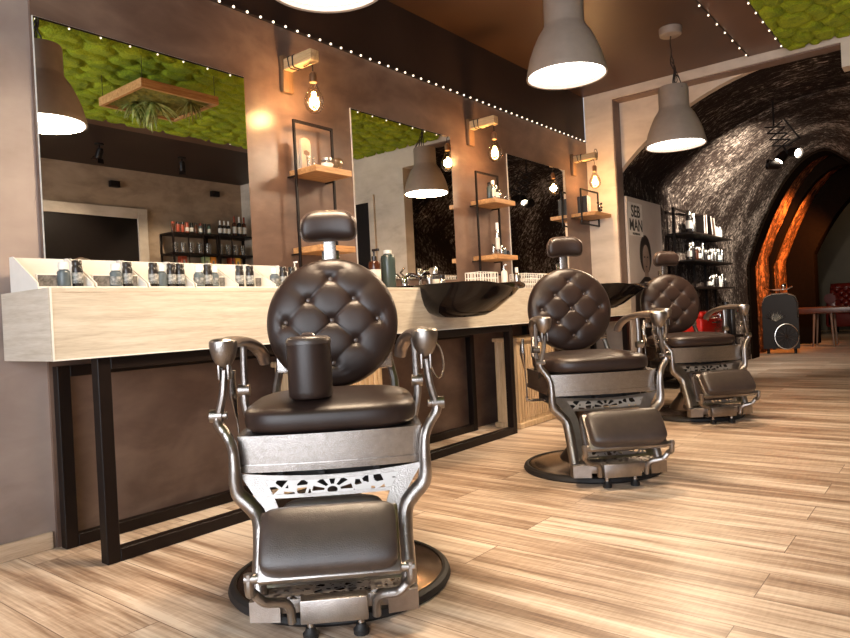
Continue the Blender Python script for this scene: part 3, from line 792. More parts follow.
# cut the seat of each basin out of the worktop, its front and the edge band
for o in [worktop]+[q for q in worktop.parent.children if q.name.startswith('edge_band')]:
    cuts = []
    for yc, rings in HULL:
        b = MB(); b.ring_loft([[Vector(p)+Vector((0, yc, 0)) for p in r] for r in rings]); k = b.build('cutter', M['counter'], None, False)
        md = o.modifiers.new('cut', 'BOOLEAN'); md.operation = 'DIFFERENCE'; md.solver = 'EXACT'; md.object = k; cuts.append(k)
    dg = bpy.context.evaluated_depsgraph_get(); dg.update()
    me = bpy.data.meshes.new_from_object(o.evaluated_get(dg)); o.modifiers.clear(); o.data = me
    for k in cuts: bpy.data.objects.remove(k, do_unlink=True)

# ------------------------------------------------------------------ wall racks and what stands on them
def rack(label, y0, y1, zt, shelves, zb, x=-2.56, xf=-2.42):
    t = thing('shelf_rack', label, 'shelf', (WX, y0, 0), 0, 'black framed wooden wall shelves')
    xx = x-WX; w = y1-y0
    b = MB()
    for y in (-.012, w): b.box(xx-.006, xx+.006, y, y+.012, zb, zt, .001, seg=1)
    b.box(xx-.006, xx+.006, 0, w, zt-.012, zt); b.box(xx-.006, xx+.006, 0, w, zb, zb+.012)
    for z in shelves: b.box(.001, xx, -.012, 0, z-.037, z-.030); b.box(.001, xx, w, w+.012, z-.037, z-.030)
    b.build('frame', M['blackmetal'], t, False)
    for z in shelves:
        b = MB(); b.box(.001, xf-WX, 0.0005, w-.0005, z-.030, z, .002, seg=1); b.build('shelf_board', M['shelfwood'], t, False)
rack('nearest tall black rack with two honey wood shelves, left of the middle mirror', 2.262, 2.505, 1.775, (1.530, 1.145), .94)
rack('second black rack of two wooden shelves, between the middle and far mirrors', 3.85, 4.11, 1.735, (1.535, 1.160), 1.03)
rack('small black rack with one wooden shelf in the corner by the brick arch', 5.37, 5.70, 1.785, (1.578,), 1.48, -2.52, -2.40)
# first rack
t = thing('picture_plaque', 'pale rounded plaque with a dark scribble, on the nearest top shelf', 'plaque', (-2.545, 2.31, 1.531), R_(8))
M['plaque'] = simple('beige_plaque', (.42, .36, .30), .6)
b = MB(); b.prism([(-.036, 0), (.036, 0), (.036, .13), (.03, .148), (.012, .156), (-.012, .156), (-.03, .148), (-.036, .13)], -.006, .006, 'x'); b.build('plaque', M['plaque'], t)
b = MB(); b.prism([(-.02, .075), (.0, .068), (.022, .076), (.024, .088), (.0, .096), (-.018, .09)], .0062, .0072, 'x'); b.build('drawing', M['wax'], t)
t = thing('glass_tumbler', 'clear tumbler standing before the plaque on the nearest top shelf', 'glass', (-2.50, 2.30, 1.531))
b = MB(); b.lathe([(0, 0), (.017, 0), (.021, .055), (.019, .055), (.015, .006), (0, .006)], seg=18); b.build('glass', M['glass'], t)
t = thing('glass_jar', 'low glass jar of pale tablets on the nearest top shelf', 'jar', (-2.475, 2.385, 1.531))
b = MB(); b.lathe([(0, 0), (.030, 0), (.034, .012), (.034, .034), (.026, .044), (.026, .048), (0, .048)], seg=24); b.build('glass', M['glass'], t)
b = MB(); b.lathe([(0, .004), (.027, .004), (.030, .014), (.028, .028), (0, .030)], seg=18); b.build('tablets', M['white'], t)
b = MB(); b.lathe([(.027, .042), (.029, .042), (.029, .052), (0, .054)], seg=20); b.build('lid', M['silver'], t)
t = thing('glass_ball', 'clear glass ball on a dark foot at the right of the nearest top shelf', 'ornament', (-2.47, 2.455, 1.531))
b = MB(); b.superell((0, 0, .038), .030, .030, .030, 1, 1, 22, 14); b.build('ball', M['bulbglass'], t)
b = MB(); b.lathe([(0, 0), (.018, 0), (.014, .010), (0, .011)], seg=18); b.build('foot', M['bottle_dark'], t)
b = MB(); b.tube([(0, 0, .010), (.004, 0, .03), (-.004, 0, .045)], .003, 6); b.build('filament', M['filament2'] if 'filament2' in M else M['silver'], t)
# second rack
g = 'small bottles on the top shelf of the second rack'
for k, (dy, r, h, m, cp, lb, lab) in enumerate(((.03, .015, .085, 'bottle_green', 'bottle_dark', None, 'dark green bottle at the left end of the second rack top shelf'),
        (.075, .014, .10, 'silver', 'white', 'paper', 'tallest silver bottle on the second rack top shelf'), (.115, .016, .075, 'bottle_dark', 'silver', 'paper', 'dark bottle with silver cap on the second rack top shelf'),
        (.15, .012, .06, 'silver', 'silver', None, 'slim short silver tin on the second rack top shelf'))):
    bottle('grooming_bottle', lab, (-2.48, 3.85+dy, 1.536), r*1.2, h*1.3, M[m], M[cp], M[lb] if lb else None, .6, g)
t = thing('glass_tumbler', 'small clear cup at the right end of the second rack top shelf', 'glass', (-2.46, 4.075, 1.536))
b = MB(); b.lathe([(0, 0), (.018, 0), (.021, .045), (.019, .045), (.015, .005), (0, .005)], seg=18); b.build('glass', M['glass'], t)
g = 'small bottles on the low shelf of the second rack'
for k, (dy, r, h, m, cp, lb, lab) in enumerate(((.03, .010, .06, 'silver', 'bottle_dark', None, 'little dark-capped tube at the left of the second rack low shelf'),
        (.085, .012, .19, 'silver', 'white', 'paper', 'tall white topped tube on the second rack low shelf'), (.13, .014, .055, 'silver', 'silver', None, 'short silver pot beside the tall tube on the low shelf'),
        (.17, .012, .045, 'bottle_grey', 'silver', None, 'grey pot on the second rack low shelf'), (.215, .010, .03, 'bottle_dark', 'bottle_dark', None, 'smallest dark pot at the right of the low shelf'))):
    bottle('grooming_bottle', lab, (-2.47, 3.85+dy, 1.161), r*1.15, h*1.15, M[m], M[cp], M[lb] if lb else None, .7, g)
# books and ornament on the corner shelf
for dy, h, th, m, lab in ((.022, .14, .022, 'ink', 'black book at the left end of the corner shelf'), (.048, .135, .016, 'bookgrey', 'grey book between the black and the pale book'), (.070, .132, .016, 'paper', 'pale book beside the frame post on the corner shelf')):
    t = thing('book', lab, 'book', (-2.52, 5.372+dy, 1.579), 0, 'books on the corner shelf')
    b = MB(); b.box(-.045, .045, -th/2, th/2, 0, h, .002); b.build('cover', M[m], t, False)
    b = MB(); b.box(-.043, .0452, -th/2+.003, th/2-.003, .003, h+.0005); b.build('pages', M['white'], t, False)
t = thing('figurine', 'dark spindly metal ornament with round knobs on the corner shelf', 'ornament', (-2.46, 5.60, 1.579))
b = MB(); b.lathe([(0, 0), (.028, 0), (.026, .006), (.008, .012), (.006, .05), (.010, .06), (0, .062)], seg=16)
b.tube([(0, -.035, .085), (0, 0, .055), (0, .035, .085)], .004, 8); b.build('stand', M['blackmetal'], t)
b = MB()
for y, z in ((-.035, .092), (.035, .092), (.035, .060), (-.03, .02), (.03, .035)): b.superell((0, y, z), .011, .011, .011, 1, 1, 12, 8)
b.build('knobs', M['bottle_dark'], t)
b = MB(); b.superell((0, 0, .068), .013, .013, .016, 1, 1, 12, 8); b.build('head', M['silver'], t)

# ------------------------------------------------------------------ sconces
def light(name, typ, loc, energy, col, **k):
    l = bpy.data.lights.new(name, typ); l.energy = energy; l.color = col
    for a, v in k.items(): setattr(l, a, v)
    o = bpy.data.objects.new(name, l); C.objects.link(o); o.location = loc; return o
def sconce(y, label, e=20.0, ring=False):
    t = thing('wall_lamp', label, 'wall lamp', (WX, y, 0), 0, 'wooden bracket wall lamps')
    b = MB(); b.box(.001, .028, -.032, .032, 1.915, 2.095, .003); b.build('back_plate', M['darkoak'], t)
    b = MB(); b.box(.028, .225, -.027, .027, 2.02, 2.075, .004); b.build('arm', M['bracketwood'], t)
    b = MB(); P = []
    for k in range(3*12+1):
        a = 2*PI*k/12; P.append((.045+.016*k/12+(.03*math.sin(a/6)), .031*math.copysign(min(1, abs(math.cos(a))*1.35), math.cos(a)), 2.0475+.031*math.copysign(min(1, abs(math.sin(a))*1.35), math.sin(a))))
    b.tube(P, .003, 6)
    b.tube(spline([P[-1], (.15, .0, 2.013), (.195, 0, 2.016), (.205, 0, 2.00), (.205, 0, 1.965)], 5), .003, 6)
    if ring: b.tube([(.21+.0, .035*math.cos(2*PI*k/20)+.03, 2.065+.045*math.sin(2*PI*k/20)) for k in range(21)], .003, 6)
    b.build('cord', M['cord'], t)
    b = MB(); b.lathe([(0, 1.945), (.018, 1.945), (.019, 1.98), (.014, 1.992), (.006, 1.998), (0, 1.998)], c=(.205, 0, -.025), seg=20); b.build('socket', M['socket'], t)
    bl = MB(); bl.lathe([(.014, 1.945), (.018, 1.93), (.036, 1.895), (.047, 1.865), (.048, 1.845), (.040, 1.82), (.022, 1.802), (0, 1.797)], c=(.205, 0, -.025), seg=28); bg = bl.build('bulb', M['bulbglass'], t)
    f = MB(); f.superell((.205, 0, 1.837), .017, .017, .030, 1, 1, 14, 10); f.build('glow', M['bulbcore'], bg)
    f = MB()
    for k in range(6):
        a = 2*PI*k/6; x, yy = .012*math.cos(a), .012*math.sin(a)
        f.cyl((.205+x*.6, yy*.6, 1.875), (.205+x*1.6, yy*1.6, 1.81), .0013, seg=5)
    f.build('filament', M['filament'], bg)
    light('bulb_light', 'POINT', (WX+.205, y, 1.835), e, (1, .60, .28), shadow_soft_size=.028)
M['darkoak'] = wood('brown_oak', (.10, .05, .02), (.17, .09, .04), (.24, .14, .07), 'z', .5)
M['socket'] = simple('copper_socket', (.45, .25, .13), .35, .8)
sconce(2.265, 'nearest wooden bracket lamp with a hanging bulb, above the first rack')
sconce(3.87, 'middle wooden bracket lamp with a hanging bulb, above the second rack')
sconce(5.43, 'farthest wooden bracket lamp, in the corner above the books', ring=True)

# ------------------------------------------------------------------ pendants
def pendant(x, y, z, label, seed):
    rnd = random.Random(seed)
    t = thing('pendant_lamp', label, 'pendant lamp', (x, y, z), 0, 'grey bell pendant lamps')
    b = MB(); b.lathe([(.190, .003), (.198, .0), (.199, .006), (.193, .035), (.179, .095), (.158, .150), (.132, .205), (.108, .240), (.102, .252), (.099, .262), (.098, .395), (.094, .402), (.0, .404), (0, .398), (.090, .396), (.095, .26), (.128, .20), (.156, .147), (.178, .093), (.189, .03)], seg=56, close=True)
    sh = b.build('shade', M['shade'], t, ang=50)
    b = MB(); b.lathe([(0, .022), (.186, .022), (.186, .026), (0, .027)], seg=48); b.build('diffuser', M['lens'], t)
    zc = CZ-z
    b = MB(); b.lathe([(0, -.055), (.060, -.055), (.072, -.048), (.075, -.02), (.075, -.0005), (0, -.0005)], c=(0, 0, zc), seg=32); b.build('ceiling_cup', M['shade'], t)
    b = MB(); pts = [(0, 0, zc-.055)]
    n = 9
    for k in range(1, n): pts.append((rnd.uniform(-.01, .01), rnd.uniform(-.01, .01), lerp(zc-.055, .404, k/n)))
    pts.append((0, 0, .404)); b.tube(spline(pts, 4), .0035, 6)
    for q in range(3):
        s = rnd.choice((-1, 1)); w_ = .02+.02*q; z0 = .404+(zc-.46)*(.62-.12*q); 
        b.tube(spline([(0, 0, z0), (w_*.7, -w_*.4, z0-.06), (w_*1.3 if q == 2 else w_*.7, -w_, .404+.02-.05*(q == 2)), (w_*.9, -w_*.5, .404+.035), (.012, 0, z0-.03)], 6), .003, 6)
    b.build('cord', M['cord'], t)
    l = light('pendant_light', 'AREA', (x, y, z-.002), 28, (1, .74, .49), shape='DISK', size=.37)
pendant(-1.57, 1.55, 1.85, 'nearest grey bell pendant, only its bright rim showing at the top edge', 1)
pendant(-1.52, 3.14, 1.93, 'largest whole-looking grey bell pendant, hanging above the middle chair', 2)
pendant(-1.52, 4.76, 1.85, 'farthest grey bell pendant, hanging on looped cable before the brick arch', 3)

# ------------------------------------------------------------------ fairy light strings
def fairy(name, label, x, z, y0, y1, step, side):
    t = thing(name, label, 'string lights', (x, 0, z), 0, 'fairy light strings')
    b = MB(); b.box(-.003, .003, y0, y1, -.003, .003); b.build('cable', M['cord'], t, False)
    n = min(99, int((y1-y0)/step)); src = None
    for k in range(n+1):
        if src is None:
            b = MB(); b.superell((0, 0, 0), .0062, .0062, .0062, 1, 1, 10, 6); o = b.build('bulb', M['fairy'], t); src = o
        else:
            o = src.copy(); C.objects.link(o); o.parent = t
        o.location = (.010*side[0], y0+step*k+.02, .010*side[1])
fairy('fairy_lights', 'string of tiny warm bulbs along the top edge of the left plastered wall', WX+.006, 2.249, 1.1, 5.72, .077, (1, 0))
fairy('fairy_lights', 'string of tiny bulbs along the outer edge of the left ceiling band', -1.245, CZ-.016, .2, 5.71, .1935, (0, -1))
fairy('fairy_lights', 'string of tiny bulbs between the brown ceiling band and the green moss', -1.004, CZ-.016, .2, 5.71, .1935, (0, -1))
fairy('fairy_lights', 'string of tiny bulbs along the far side of the moss, seen only in the mirror', .625, CZ-.016, .2, 5.71, .1935, (0, -1))

# ------------------------------------------------------------------ planter frame hanging under the moss (seen in the mirror)
t = thing('hanging_planter', 'square wooden frame of moss and trailing leaves hung below the green ceiling', 'planter', (-.70, 2.72, 2.42))
b = MB()
for x0, x1, y0, y1 in ((-.29, .29, -.30, -.275), (-.29, .29, .275, .30), (-.29, -.265, -.275, .275), (.265, .29, -.275, .275)): b.box(x0, x1, y0, y1, -.03, .03, .002)
b.build('wooden_frame', M['shelfwood'], t, False)
bm = bmesh.new(); rows = []
for j in range(31):
    rows.append([bm.verts.new((lerp(-.264, .264, i/30), lerp(-.274, .274, j/30), -.012+noise.noise(Vector((i*.4, j*.4, 5)))*.018)) for i in range(31)])
for j in range(30):
    for i in range(30): bm.faces.new((rows[j][i], rows[j+1][i], rows[j+1][i+1], rows[j][i+1]))
me = bpy.data.meshes.new('moss_mat'); bm.to_mesh(me); bm.free(); me.materials.append(M['drymoss']); me.shade_smooth()
o = bpy.data.objects.new('moss_mat', me); C.objects.link(o); o.parent = t
sd = o.modifiers.new('thick', 'SOLIDIFY'); sd.thickness = .02
b = MB()
for x in (-.27, .27):
    for y in (-.28, .28): b.cyl((x, y, .03), (x, y, CZ-2.42-.03), .002, seg=6)
b.build('hanging_wire', M['cord'], t)
def spray(name, cx, cy, n, ln, wd, mat, seed, droop=.8):
    r = random.Random(seed); b = MB()
    for k in range(n):
        a = r.uniform(0, 2*PI); l = ln*r.uniform(.6, 1.1); up = r.uniform(.1, 1)
        P = []
        for i in range(7):
            s = i/6; rad = l*s*(1.25-.25*s)*up
            P.append(Vector((cx+math.cos(a)*rad, cy+math.sin(a)*rad, -.01-l*(1-up)*s*.6-droop*.09*s*s)))
        side = Vector((-math.sin(a), math.cos(a), 0)); vs = []
        for i, p in enumerate(P):
            w_ = wd*math.sin(PI*min(1, .12+i/6*.88))*.5+.0005
            vs.append((b.bm.verts.new(p+side*w_), b.bm.verts.new(p+Vector((0, 0, -w_*.35))), b.bm.verts.new(p-side*w_)))
        for i in range(6):
            b.bm.faces.new((vs[i][0], vs[i][1], vs[i+1][1], vs[i+1][0])); b.bm.faces.new((vs[i][1], vs[i][2], vs[i+1][2], vs[i+1][1]))
    o = b.build(name, mat, t, ang=60, keepn=True); sd = o.modifiers.new('thick', 'SOLIDIFY'); sd.thickness = .0015; return o
spray('striped_foliage', .02, -.05, 34, .26, .035, M['leaf'], 5)
spray('striped_foliage', .12, -.12, 20, .22, .03, M['leaf'], 9)
spray('olive_foliage', -.14, .17, 22, .20, .016, M['leaf2'], 6)

# ------------------------------------------------------------------ spot lights
def spot(x, y, z, dirv, label, e=55, col=(1, .84, .64)):
    d = Vector(dirv).normalized()
    t = thing('ceiling_spot', label, 'spotlight', (x, y, z), 0, 'small black spotlights')
    b = MB(); b.lathe([(0, -.012), (.045, -.012), (.045, -.0005), (0, -.0005)], seg=20); b.cyl((0, 0, -.01), (0, 0, -.07), .008, seg=8); b.build('mount', M['blackmetal'], t)
    q = Vector((0, 0, -.095)); Rm = d.to_track_quat('Z', 'Y').to_matrix().to_4x4(); Tm = Matrix.Translation(q) @ Rm
    b = MB(); b.lathe([(0, -.055), (.024, -.055), (.032, -.03), (.036, .045), (.034, .046), (.030, .02), (0, .018)], seg=22, M=Tm); b.build('head', M['blackmetal'], t)
    b = MB(); b.lathe([(0, .026), (.0285, .026), (.0285, .030), (0, .031)], seg=18, M=Tm); b.build('lamp', M['spotface'], t)
    for s in (1, -1):
        b = MB(); b.prism([(-.03, 0), (.03, 0), (.036, .045), (-.036, .045)], .0, .0015, 'y', Tm @ Matrix.Translation((0, .037*s, .045)) @ Matrix.Rotation(-.5*s, 4, 'X')); b.build('flap', M['blackmetal'], t)
    l = light('spot_light', 'SPOT', Vector((x, y, z))+q+d*.06, e, col, spot_size=R_(95), spot_blend=.6, shadow_soft_size=.03)
    l.rotation_euler = (-d).to_track_quat('Z', 'Y').to_euler()
spot(1.52, 3.37, CZ, (.5, -.1, -1), 'left spotlight of the two on the dark ceiling in the near mirror')
spot(1.52, 4.29, CZ, (.3, .2, -1), 'right spotlight of the two on the dark ceiling in the near mirror')

# things on the right wall, reflected in the near mirror
for y, z, lab in ((3.96, 2.46, 'small black box on the tan wall above the dark opening'), (5.30, 2.49, 'small black box on the tan wall above the bottle shelves')):
    t = thing('wall_speaker', lab, 'wall box', (OX, y, z), 0, 'small black boxes on the right wall')
    b = MB(); b.box(-.06, -.001, -.055, .055, -.035, .035, .004); b.build('casing', M['blackmetal'], t)
    b = MB(); b.box(-.0625, -.0605, -.047, .047, -.027, .027); b.build('grille', M['dark'], t)
def shelf_unit(y0, y1, label):
    t = thing('shelf_unit', label, 'shelf unit', (OX, y0, 0), 0, 'black metal bottle shelf units')
    w = y1-y0; x0, x1 = -.30, -.012
    for x in (x0, x1-.02):
        for y in (0, w-.02):
            b = MB(); b.box(x, x+.02, y, y+.02, .001, 1.90); b.build('post', M['blackmetal'], t, False)
    for z in (.3, .75, 1.12, 1.40, 1.655, 1.90):
        b = MB(); b.box(x0, x1, 0, w, z, z+.022, .002, seg=1); b.build('shelf_board', M['blackmetal'], t, False)
    for x in (x0,):
        b = MB(); b.box(x, x+.008, w*.33, w*.33+.008, 1.42, 1.9); b.box(x, x+.008, w*.66, w*.66+.008, 1.42, 1.9); b.build('rod', M['blackmetal'], t, False)
shelf_unit(4.50, 5.13, 'left black shelf unit of spices and glasses, reflected in the near mirror')
shelf_unit(5.14, 5.715, 'right black shelf unit with white-labelled bottles, reflected in the near mirror')
xs = OX-.22
for k in range(9):
    m = ('bottle_brown', 'spice_red', 'spice_red', 'spice_red', 'bottle_dark', 'bottle_brown', 'bottle_grey', 'bottle_dark', 'spice_teal')[k]
    bottle('spice_jar', f'{(ORD+["eighth", "ninth"])[k]} jar from the left on top of the left bottle shelf unit', (xs, 4.56+.062*k, 1.923), .022, .13, M[m], M['bottle_dark'] if k % 3 else M['spice_red'], M['paper'] if k in (3, 4, 6, 8) else None, .8, 'jars on top of the left shelf unit', 'jar')
for k in range(3):
    bottle('beer_bottle', f'{ORD[k]} dark bottle with round white label on top of the right shelf unit', (xs, 5.22+.063*k, 1.923), .026, .19, M['bottle_dark'], M['white'], M['white'], .35, 'bottles on top of the right shelf unit', caph=.3)
for k in range(3):
    bottle('wine_bottle', f'{ORD[k]} tall bottle from the left after the three beer bottles', (xs, 5.44+.075*k, 1.923), .028, .26, M['bottle_brown'] if k != 1 else M['bottle_dark'], M['spice_red'] if k != 1 else M['white'], M['paper'], .35, 'bottles on top of the right shelf unit', caph=.3)
b = MB(); b.lathe([(0, 0), (.022, 0), (.027, .13), (.025, .13), (.020, .008), (0, .008)], seg=14)
M['glass2'] = clearglass('thick_glass', (.9, .88, .85), .62)
src = b.build('drinking_glass', M['glass2'])
for k in range(18):
    o = src if k == 0 else src.copy()
    if k: C.objects.link(o)
    o.location = (xs+(.06 if k % 2 else 0), 4.56+.058*k+(.06 if k > 9 else 0), 1.678)
    tag(o, 'clear tall drinking glass on the middle board of the reflected shelf units', 'glass', 'drinking glasses in the shelf units')
for y, m, lab in ((4.98, 'greenc', 'pale green box under the glasses in the left shelf unit'), (5.07, 'orange', 'orange box under the glasses in the left shelf unit'), (5.36, 'spice_red', 'red box under the glasses in the right shelf unit'), (5.44, 'yellow', 'yellow box under the glasses in the right shelf unit'), (4.66, 'spice_red', 'red box at the left under the glasses in the left shelf unit')):
    t = thing('tea_box', lab, 'box', (xs, y, 1.423), 0, 'boxes in the reflected shelf units')
    b = MB(); b.box(-.04, .04, -.038, .038, 0, .215, .002); b.build('carton', M[m], t, False)
    b = MB(); b.box(-.0412, -.0402, -.015, .015, .13, .17); b.build('emblem', M['printgrey'], t, False)

# ------------------------------------------------------------------ inside the arch
XW = -2.378
# tall portrait poster
t = thing('poster', 'tall poster of a dark-haired person in black with a white lettered square', 'poster', (XW+.030, 6.30, 0), 0)
y0, y1 = -.43, .43
b = MB(); b.box(0, .022, y0, y1, .12, 1.745, .002); b.build('panel', M['portrait'], t, False)
b = MB(); b.box(.0225, .0235, y0+.03, y0+.36, 1.40, 1.70); b.build('lettered_square', M['posterwhite'], t, False)
def blob(name, pts, x, mat, parent=t):
    b = MB(); b.prism(pts, x, x+.0008, 'x'); return b.build(name, mat, parent, False)
cy = -.03
blob('printed_hair', [(cy+.145*math.cos(a), 1.24+.18*math.sin(a)) for a in [2*PI*k/28 for k in range(28)]], .0226, M['ink'])
blob('printed_face', [(cy+.005+.085*math.cos(a), 1.195+.135*math.sin(a)*(1 if math.sin(a) > 0 else 1.05)) for a in [2*PI*k/28 for k in range(28)]], .0236, M['skin'])
blob('printed_neck', [(cy-.04, 1.10), (cy+.045, 1.10), (cy+.055, .97), (cy-.05, .97)], .0231, M['skin'])
blob('printed_clothes', [(cy-.06, 1.03), (cy+.07, 1.03), (cy+.20, .97), (cy+.29, .88), (cy+.32, .14), (cy-.34, .14), (cy-.30, .86), (cy-.19, .97)], .0238, M['ink'])
for dy in (-.035, .04): blob('printed_eye', [(cy+dy+.017*math.cos(a), 1.215+.008*math.sin(a)) for a in [2*PI*k/12 for k in range(12)]], .0246, M['ink'])
blob('printed_mouth', [(cy+.003+.02*math.cos(a), 1.125+.007*math.sin(a)) for a in [2*PI*k/12 for k in range(12)]], .0246, M['ink'])
blob('printed_necklace', [(cy-.06, .975), (cy+.07, .975), (cy+.075, .985), (cy-.065, .985)], .0248, M['posterwhite'])
def text(body, size, loc, rot, mat, parent, name='lettering', bold=.0, sx=1):
    cu = bpy.data.curves.new(name, 'FONT'); cu.body = body; cu.size = size; cu.align_x = 'CENTER'; cu.extrude = .0006; cu.offset = bold
    o = bpy.data.objects.new(name, cu); C.objects.link(o); cu.materials.append(mat)
    o.location = loc; o.rotation_euler = rot; o.scale = (sx, 1, 1)
    o.parent = parent; dg = bpy.context.evaluated_depsgraph_get(); dg.update()
    me = bpy.data.meshes.new_from_object(o.evaluated_get(dg)); q = bpy.data.objects.new(name, me); C.objects.link(q)
    q.location = loc; q.rotation_euler = rot; q.scale = (sx, 1, 1); q.parent = parent; bpy.data.objects.remove(o, do_unlink=True); return q
RX = (PI/2, 0, PI/2)
text('SEB', .15, (.0245, y0+.195, 1.572), RX, M['ink'], t, bold=.003, sx=.95)
text('MAN', .15, (.0245, y0+.195, 1.447), RX, M['ink'], t, bold=.003, sx=.95)
text('PROFESSIONAL', .026, (.0245, y0+.195, 1.41), RX, M['ink'], t, bold=.001)

# product rack on the vault wall
t = thing('product_rack', 'black metal rack of three shelves full of products inside the brick arch', 'shelf', (XW+.02, 6.95, 0), 0)
W_, D_ = 1.42, .27
for z in (1.475, 1.20, .925):
    b = MB(); b.box(.0, D_, 0, W_, z-.018, z, .002, seg=1); b.build('shelf_board', M['blackmetal'], t, False)
for y in (.02, .62, 1.02, W_-.05):
    b = MB(); b.box(.06, .085, y, y+.025, .30, 1.74 if y < 1.1 else 1.3); b.build('post', M['blackmetal'], t, False)
b = MB(); b.box(.06, .08, .02, 1.05, 1.72, 1.74); b.build('top_rail', M['blackmetal'], t, False)
ex = XW+.02+.20
def onrack(z, specs, row):
    for k, (y, kind, r, h, m) in enumerate(specs):
        loc = (ex, 6.95+y, z+.001)
        if kind == 'book':
            q = thing('binder', f'{m} on the {row} shelf of the product rack in the arch', 'binder', loc, 0, f'products on the {row} rack shelf')
            Mt = Matrix.Rotation(R_(r), 4, 'X')
            b = MB(); b.box(-.07, .07, 0, .035, 0, h, .002, Mt); b.build('cover', M['wax'] if k % 2 else M['dark'], q, False)
            b = MB(); b.box(-.068, .072, .006, .029, .004, h-.004, 0, Mt); b.build('pages', M['paper'], q, False)
        else:
            bottle(kind, f'{(ORD+["eighth","ninth","tenth","eleventh","twelfth"])[k]} item from the left, {row} shelf of the arch product rack', loc, r, h, M[m], M['white'] if k % 2 else M['silver'], M['paper'] if k % 3 == 0 else None, .6, f'products on the {row} rack shelf')
onrack(1.475, [(.10, 'spray_bottle', .03, .22, 'bottle_dark'), (.22, 'spray_bottle', .033, .20, 'silver'), (.36, 'book', 0, .19, 'dark upright binder'), (.44, 'book', 0, .20, 'brown upright binder'), (.64, 'book', 14, .20, 'leaning dark binder'), (.76, 'book', 16, .19, 'leaning brown binder'), (.92, 'hair_tube', .03, .11, 'white'), (1.01, 'hair_tube', .028, .12, 'white'), (1.09, 'hair_tube', .028, .13, 'white'), (1.17, 'hair_tube', .03, .13, 'white')], 'top')
onrack(1.20, [(.08, 'hair_tube', .022, .17, 'silver'), (.18, 'hair_tube', .022, .18, 'bottle_dark'), (.29, 'hair_tube', .022, .14, 'bottle_brown'), (.39, 'hair_tube', .022, .14, 'bottle_dark'), (.50, 'hair_tube', .024, .19, 'silver'), (.60, 'hair_tube', .022, .12, 'bottle_dark'), (.70, 'hair_tube', .022, .12, 'bottle_dark'), (.83, 'hair_tube', .033, .14, 'silver'), (.95, 'hair_tube', .033, .15, 'silver'), (1.07, 'hair_tube', .033, .15, 'bottle_grey'), (1.22, 'hair_tube', .025, .15, 'silver')], 'middle')
onrack(.925, [(.72, 'hair_tube', .03, .11, 'bottle_dark'), (.84, 'hair_tube', .03, .13, 'silver'), (.96, 'hair_tube', .03, .14, 'bottle_dark'), (1.08, 'hair_tube', .028, .12, 'white'), (1.2, 'hair_tube', .028, .15, 'silver'), (1.31, 'hair_tube', .02, .10, 'bottle_dark')], 'bottom')

# red case on a low black table behind the far chair
t = thing('low_table', 'low black side table carrying the red case behind the far chair', 'table', (-2.10, 6.50, 0), 0)
b = MB(); b.box(-.22, .30, -.42, .42, .42, .46, .004); b.build('tabletop', M['blackmetal'], t, False)
for x in (-.20, .26):
    for y in (-.39, .36):
        b = MB(); b.box(x, x+.03, y, y+.03, .001, .42); b.build('leg', M['blackmetal'], t, False)
b = MB(); b.box(-.2, .28, -.4, .4, .12, .14, .002); b.build('shelf_board', M['blackmetal'], t, False)
t = thing('red_case', 'glossy red case with silver catches behind the farthest barber chair', 'case', (-1.98, 6.50, .461), 0)
b = MB(); b.box(-.15, .17, -.34, .34, 0, .17, .02, seg=3); b.build('body', M['red'], t)
b = MB(); b.box(-.152, .172, -.342, .342, .172, .225, .018, seg=3); b.build('lid', M['red'], t)
for y in (-.2, .2):
    b = MB(); b.box(.171, .180, y-.02, y+.02, .14, .20, .002); b.build('catch', M['chrome'], t)
b = MB(); b.tube([(.172, -.06, .12), (.20, -.06, .12), (.20, .06, .12), (.172, .06, .12)], .006, 8); b.build('handle', M['blackmetal'], t)
for k, (x, y, h) in enumerate(((-1.88, 7.18, .33), (-1.86, 7.30, .27))):
    bottle('spray_bottle', ('taller' if k == 0 else 'shorter')+' black cylinder bottle standing right of the red case', (x, y, .43), .035, h, M['bottle_dark'], M['bottle_dark'], None, .8, 'black bottles by the red case')
t = thing('stool', 'small black stand under the black bottles by the vault wall', 'stand', (-1.88, 7.24, 0))
b = MB(); b.lathe([(0, .41), (.19, .41), (.19, .429), (0, .429)], seg=28); b.build('seat', M['blackmetal'], t)
for k in range(3):
    a = 2*PI*k/3; b = MB(); b.cyl((.05*math.cos(a), .05*math.sin(a), .41), (.17*math.cos(a), .17*math.sin(a), .001), .011, seg=8); b.build('leg', M['blackmetal'], t)

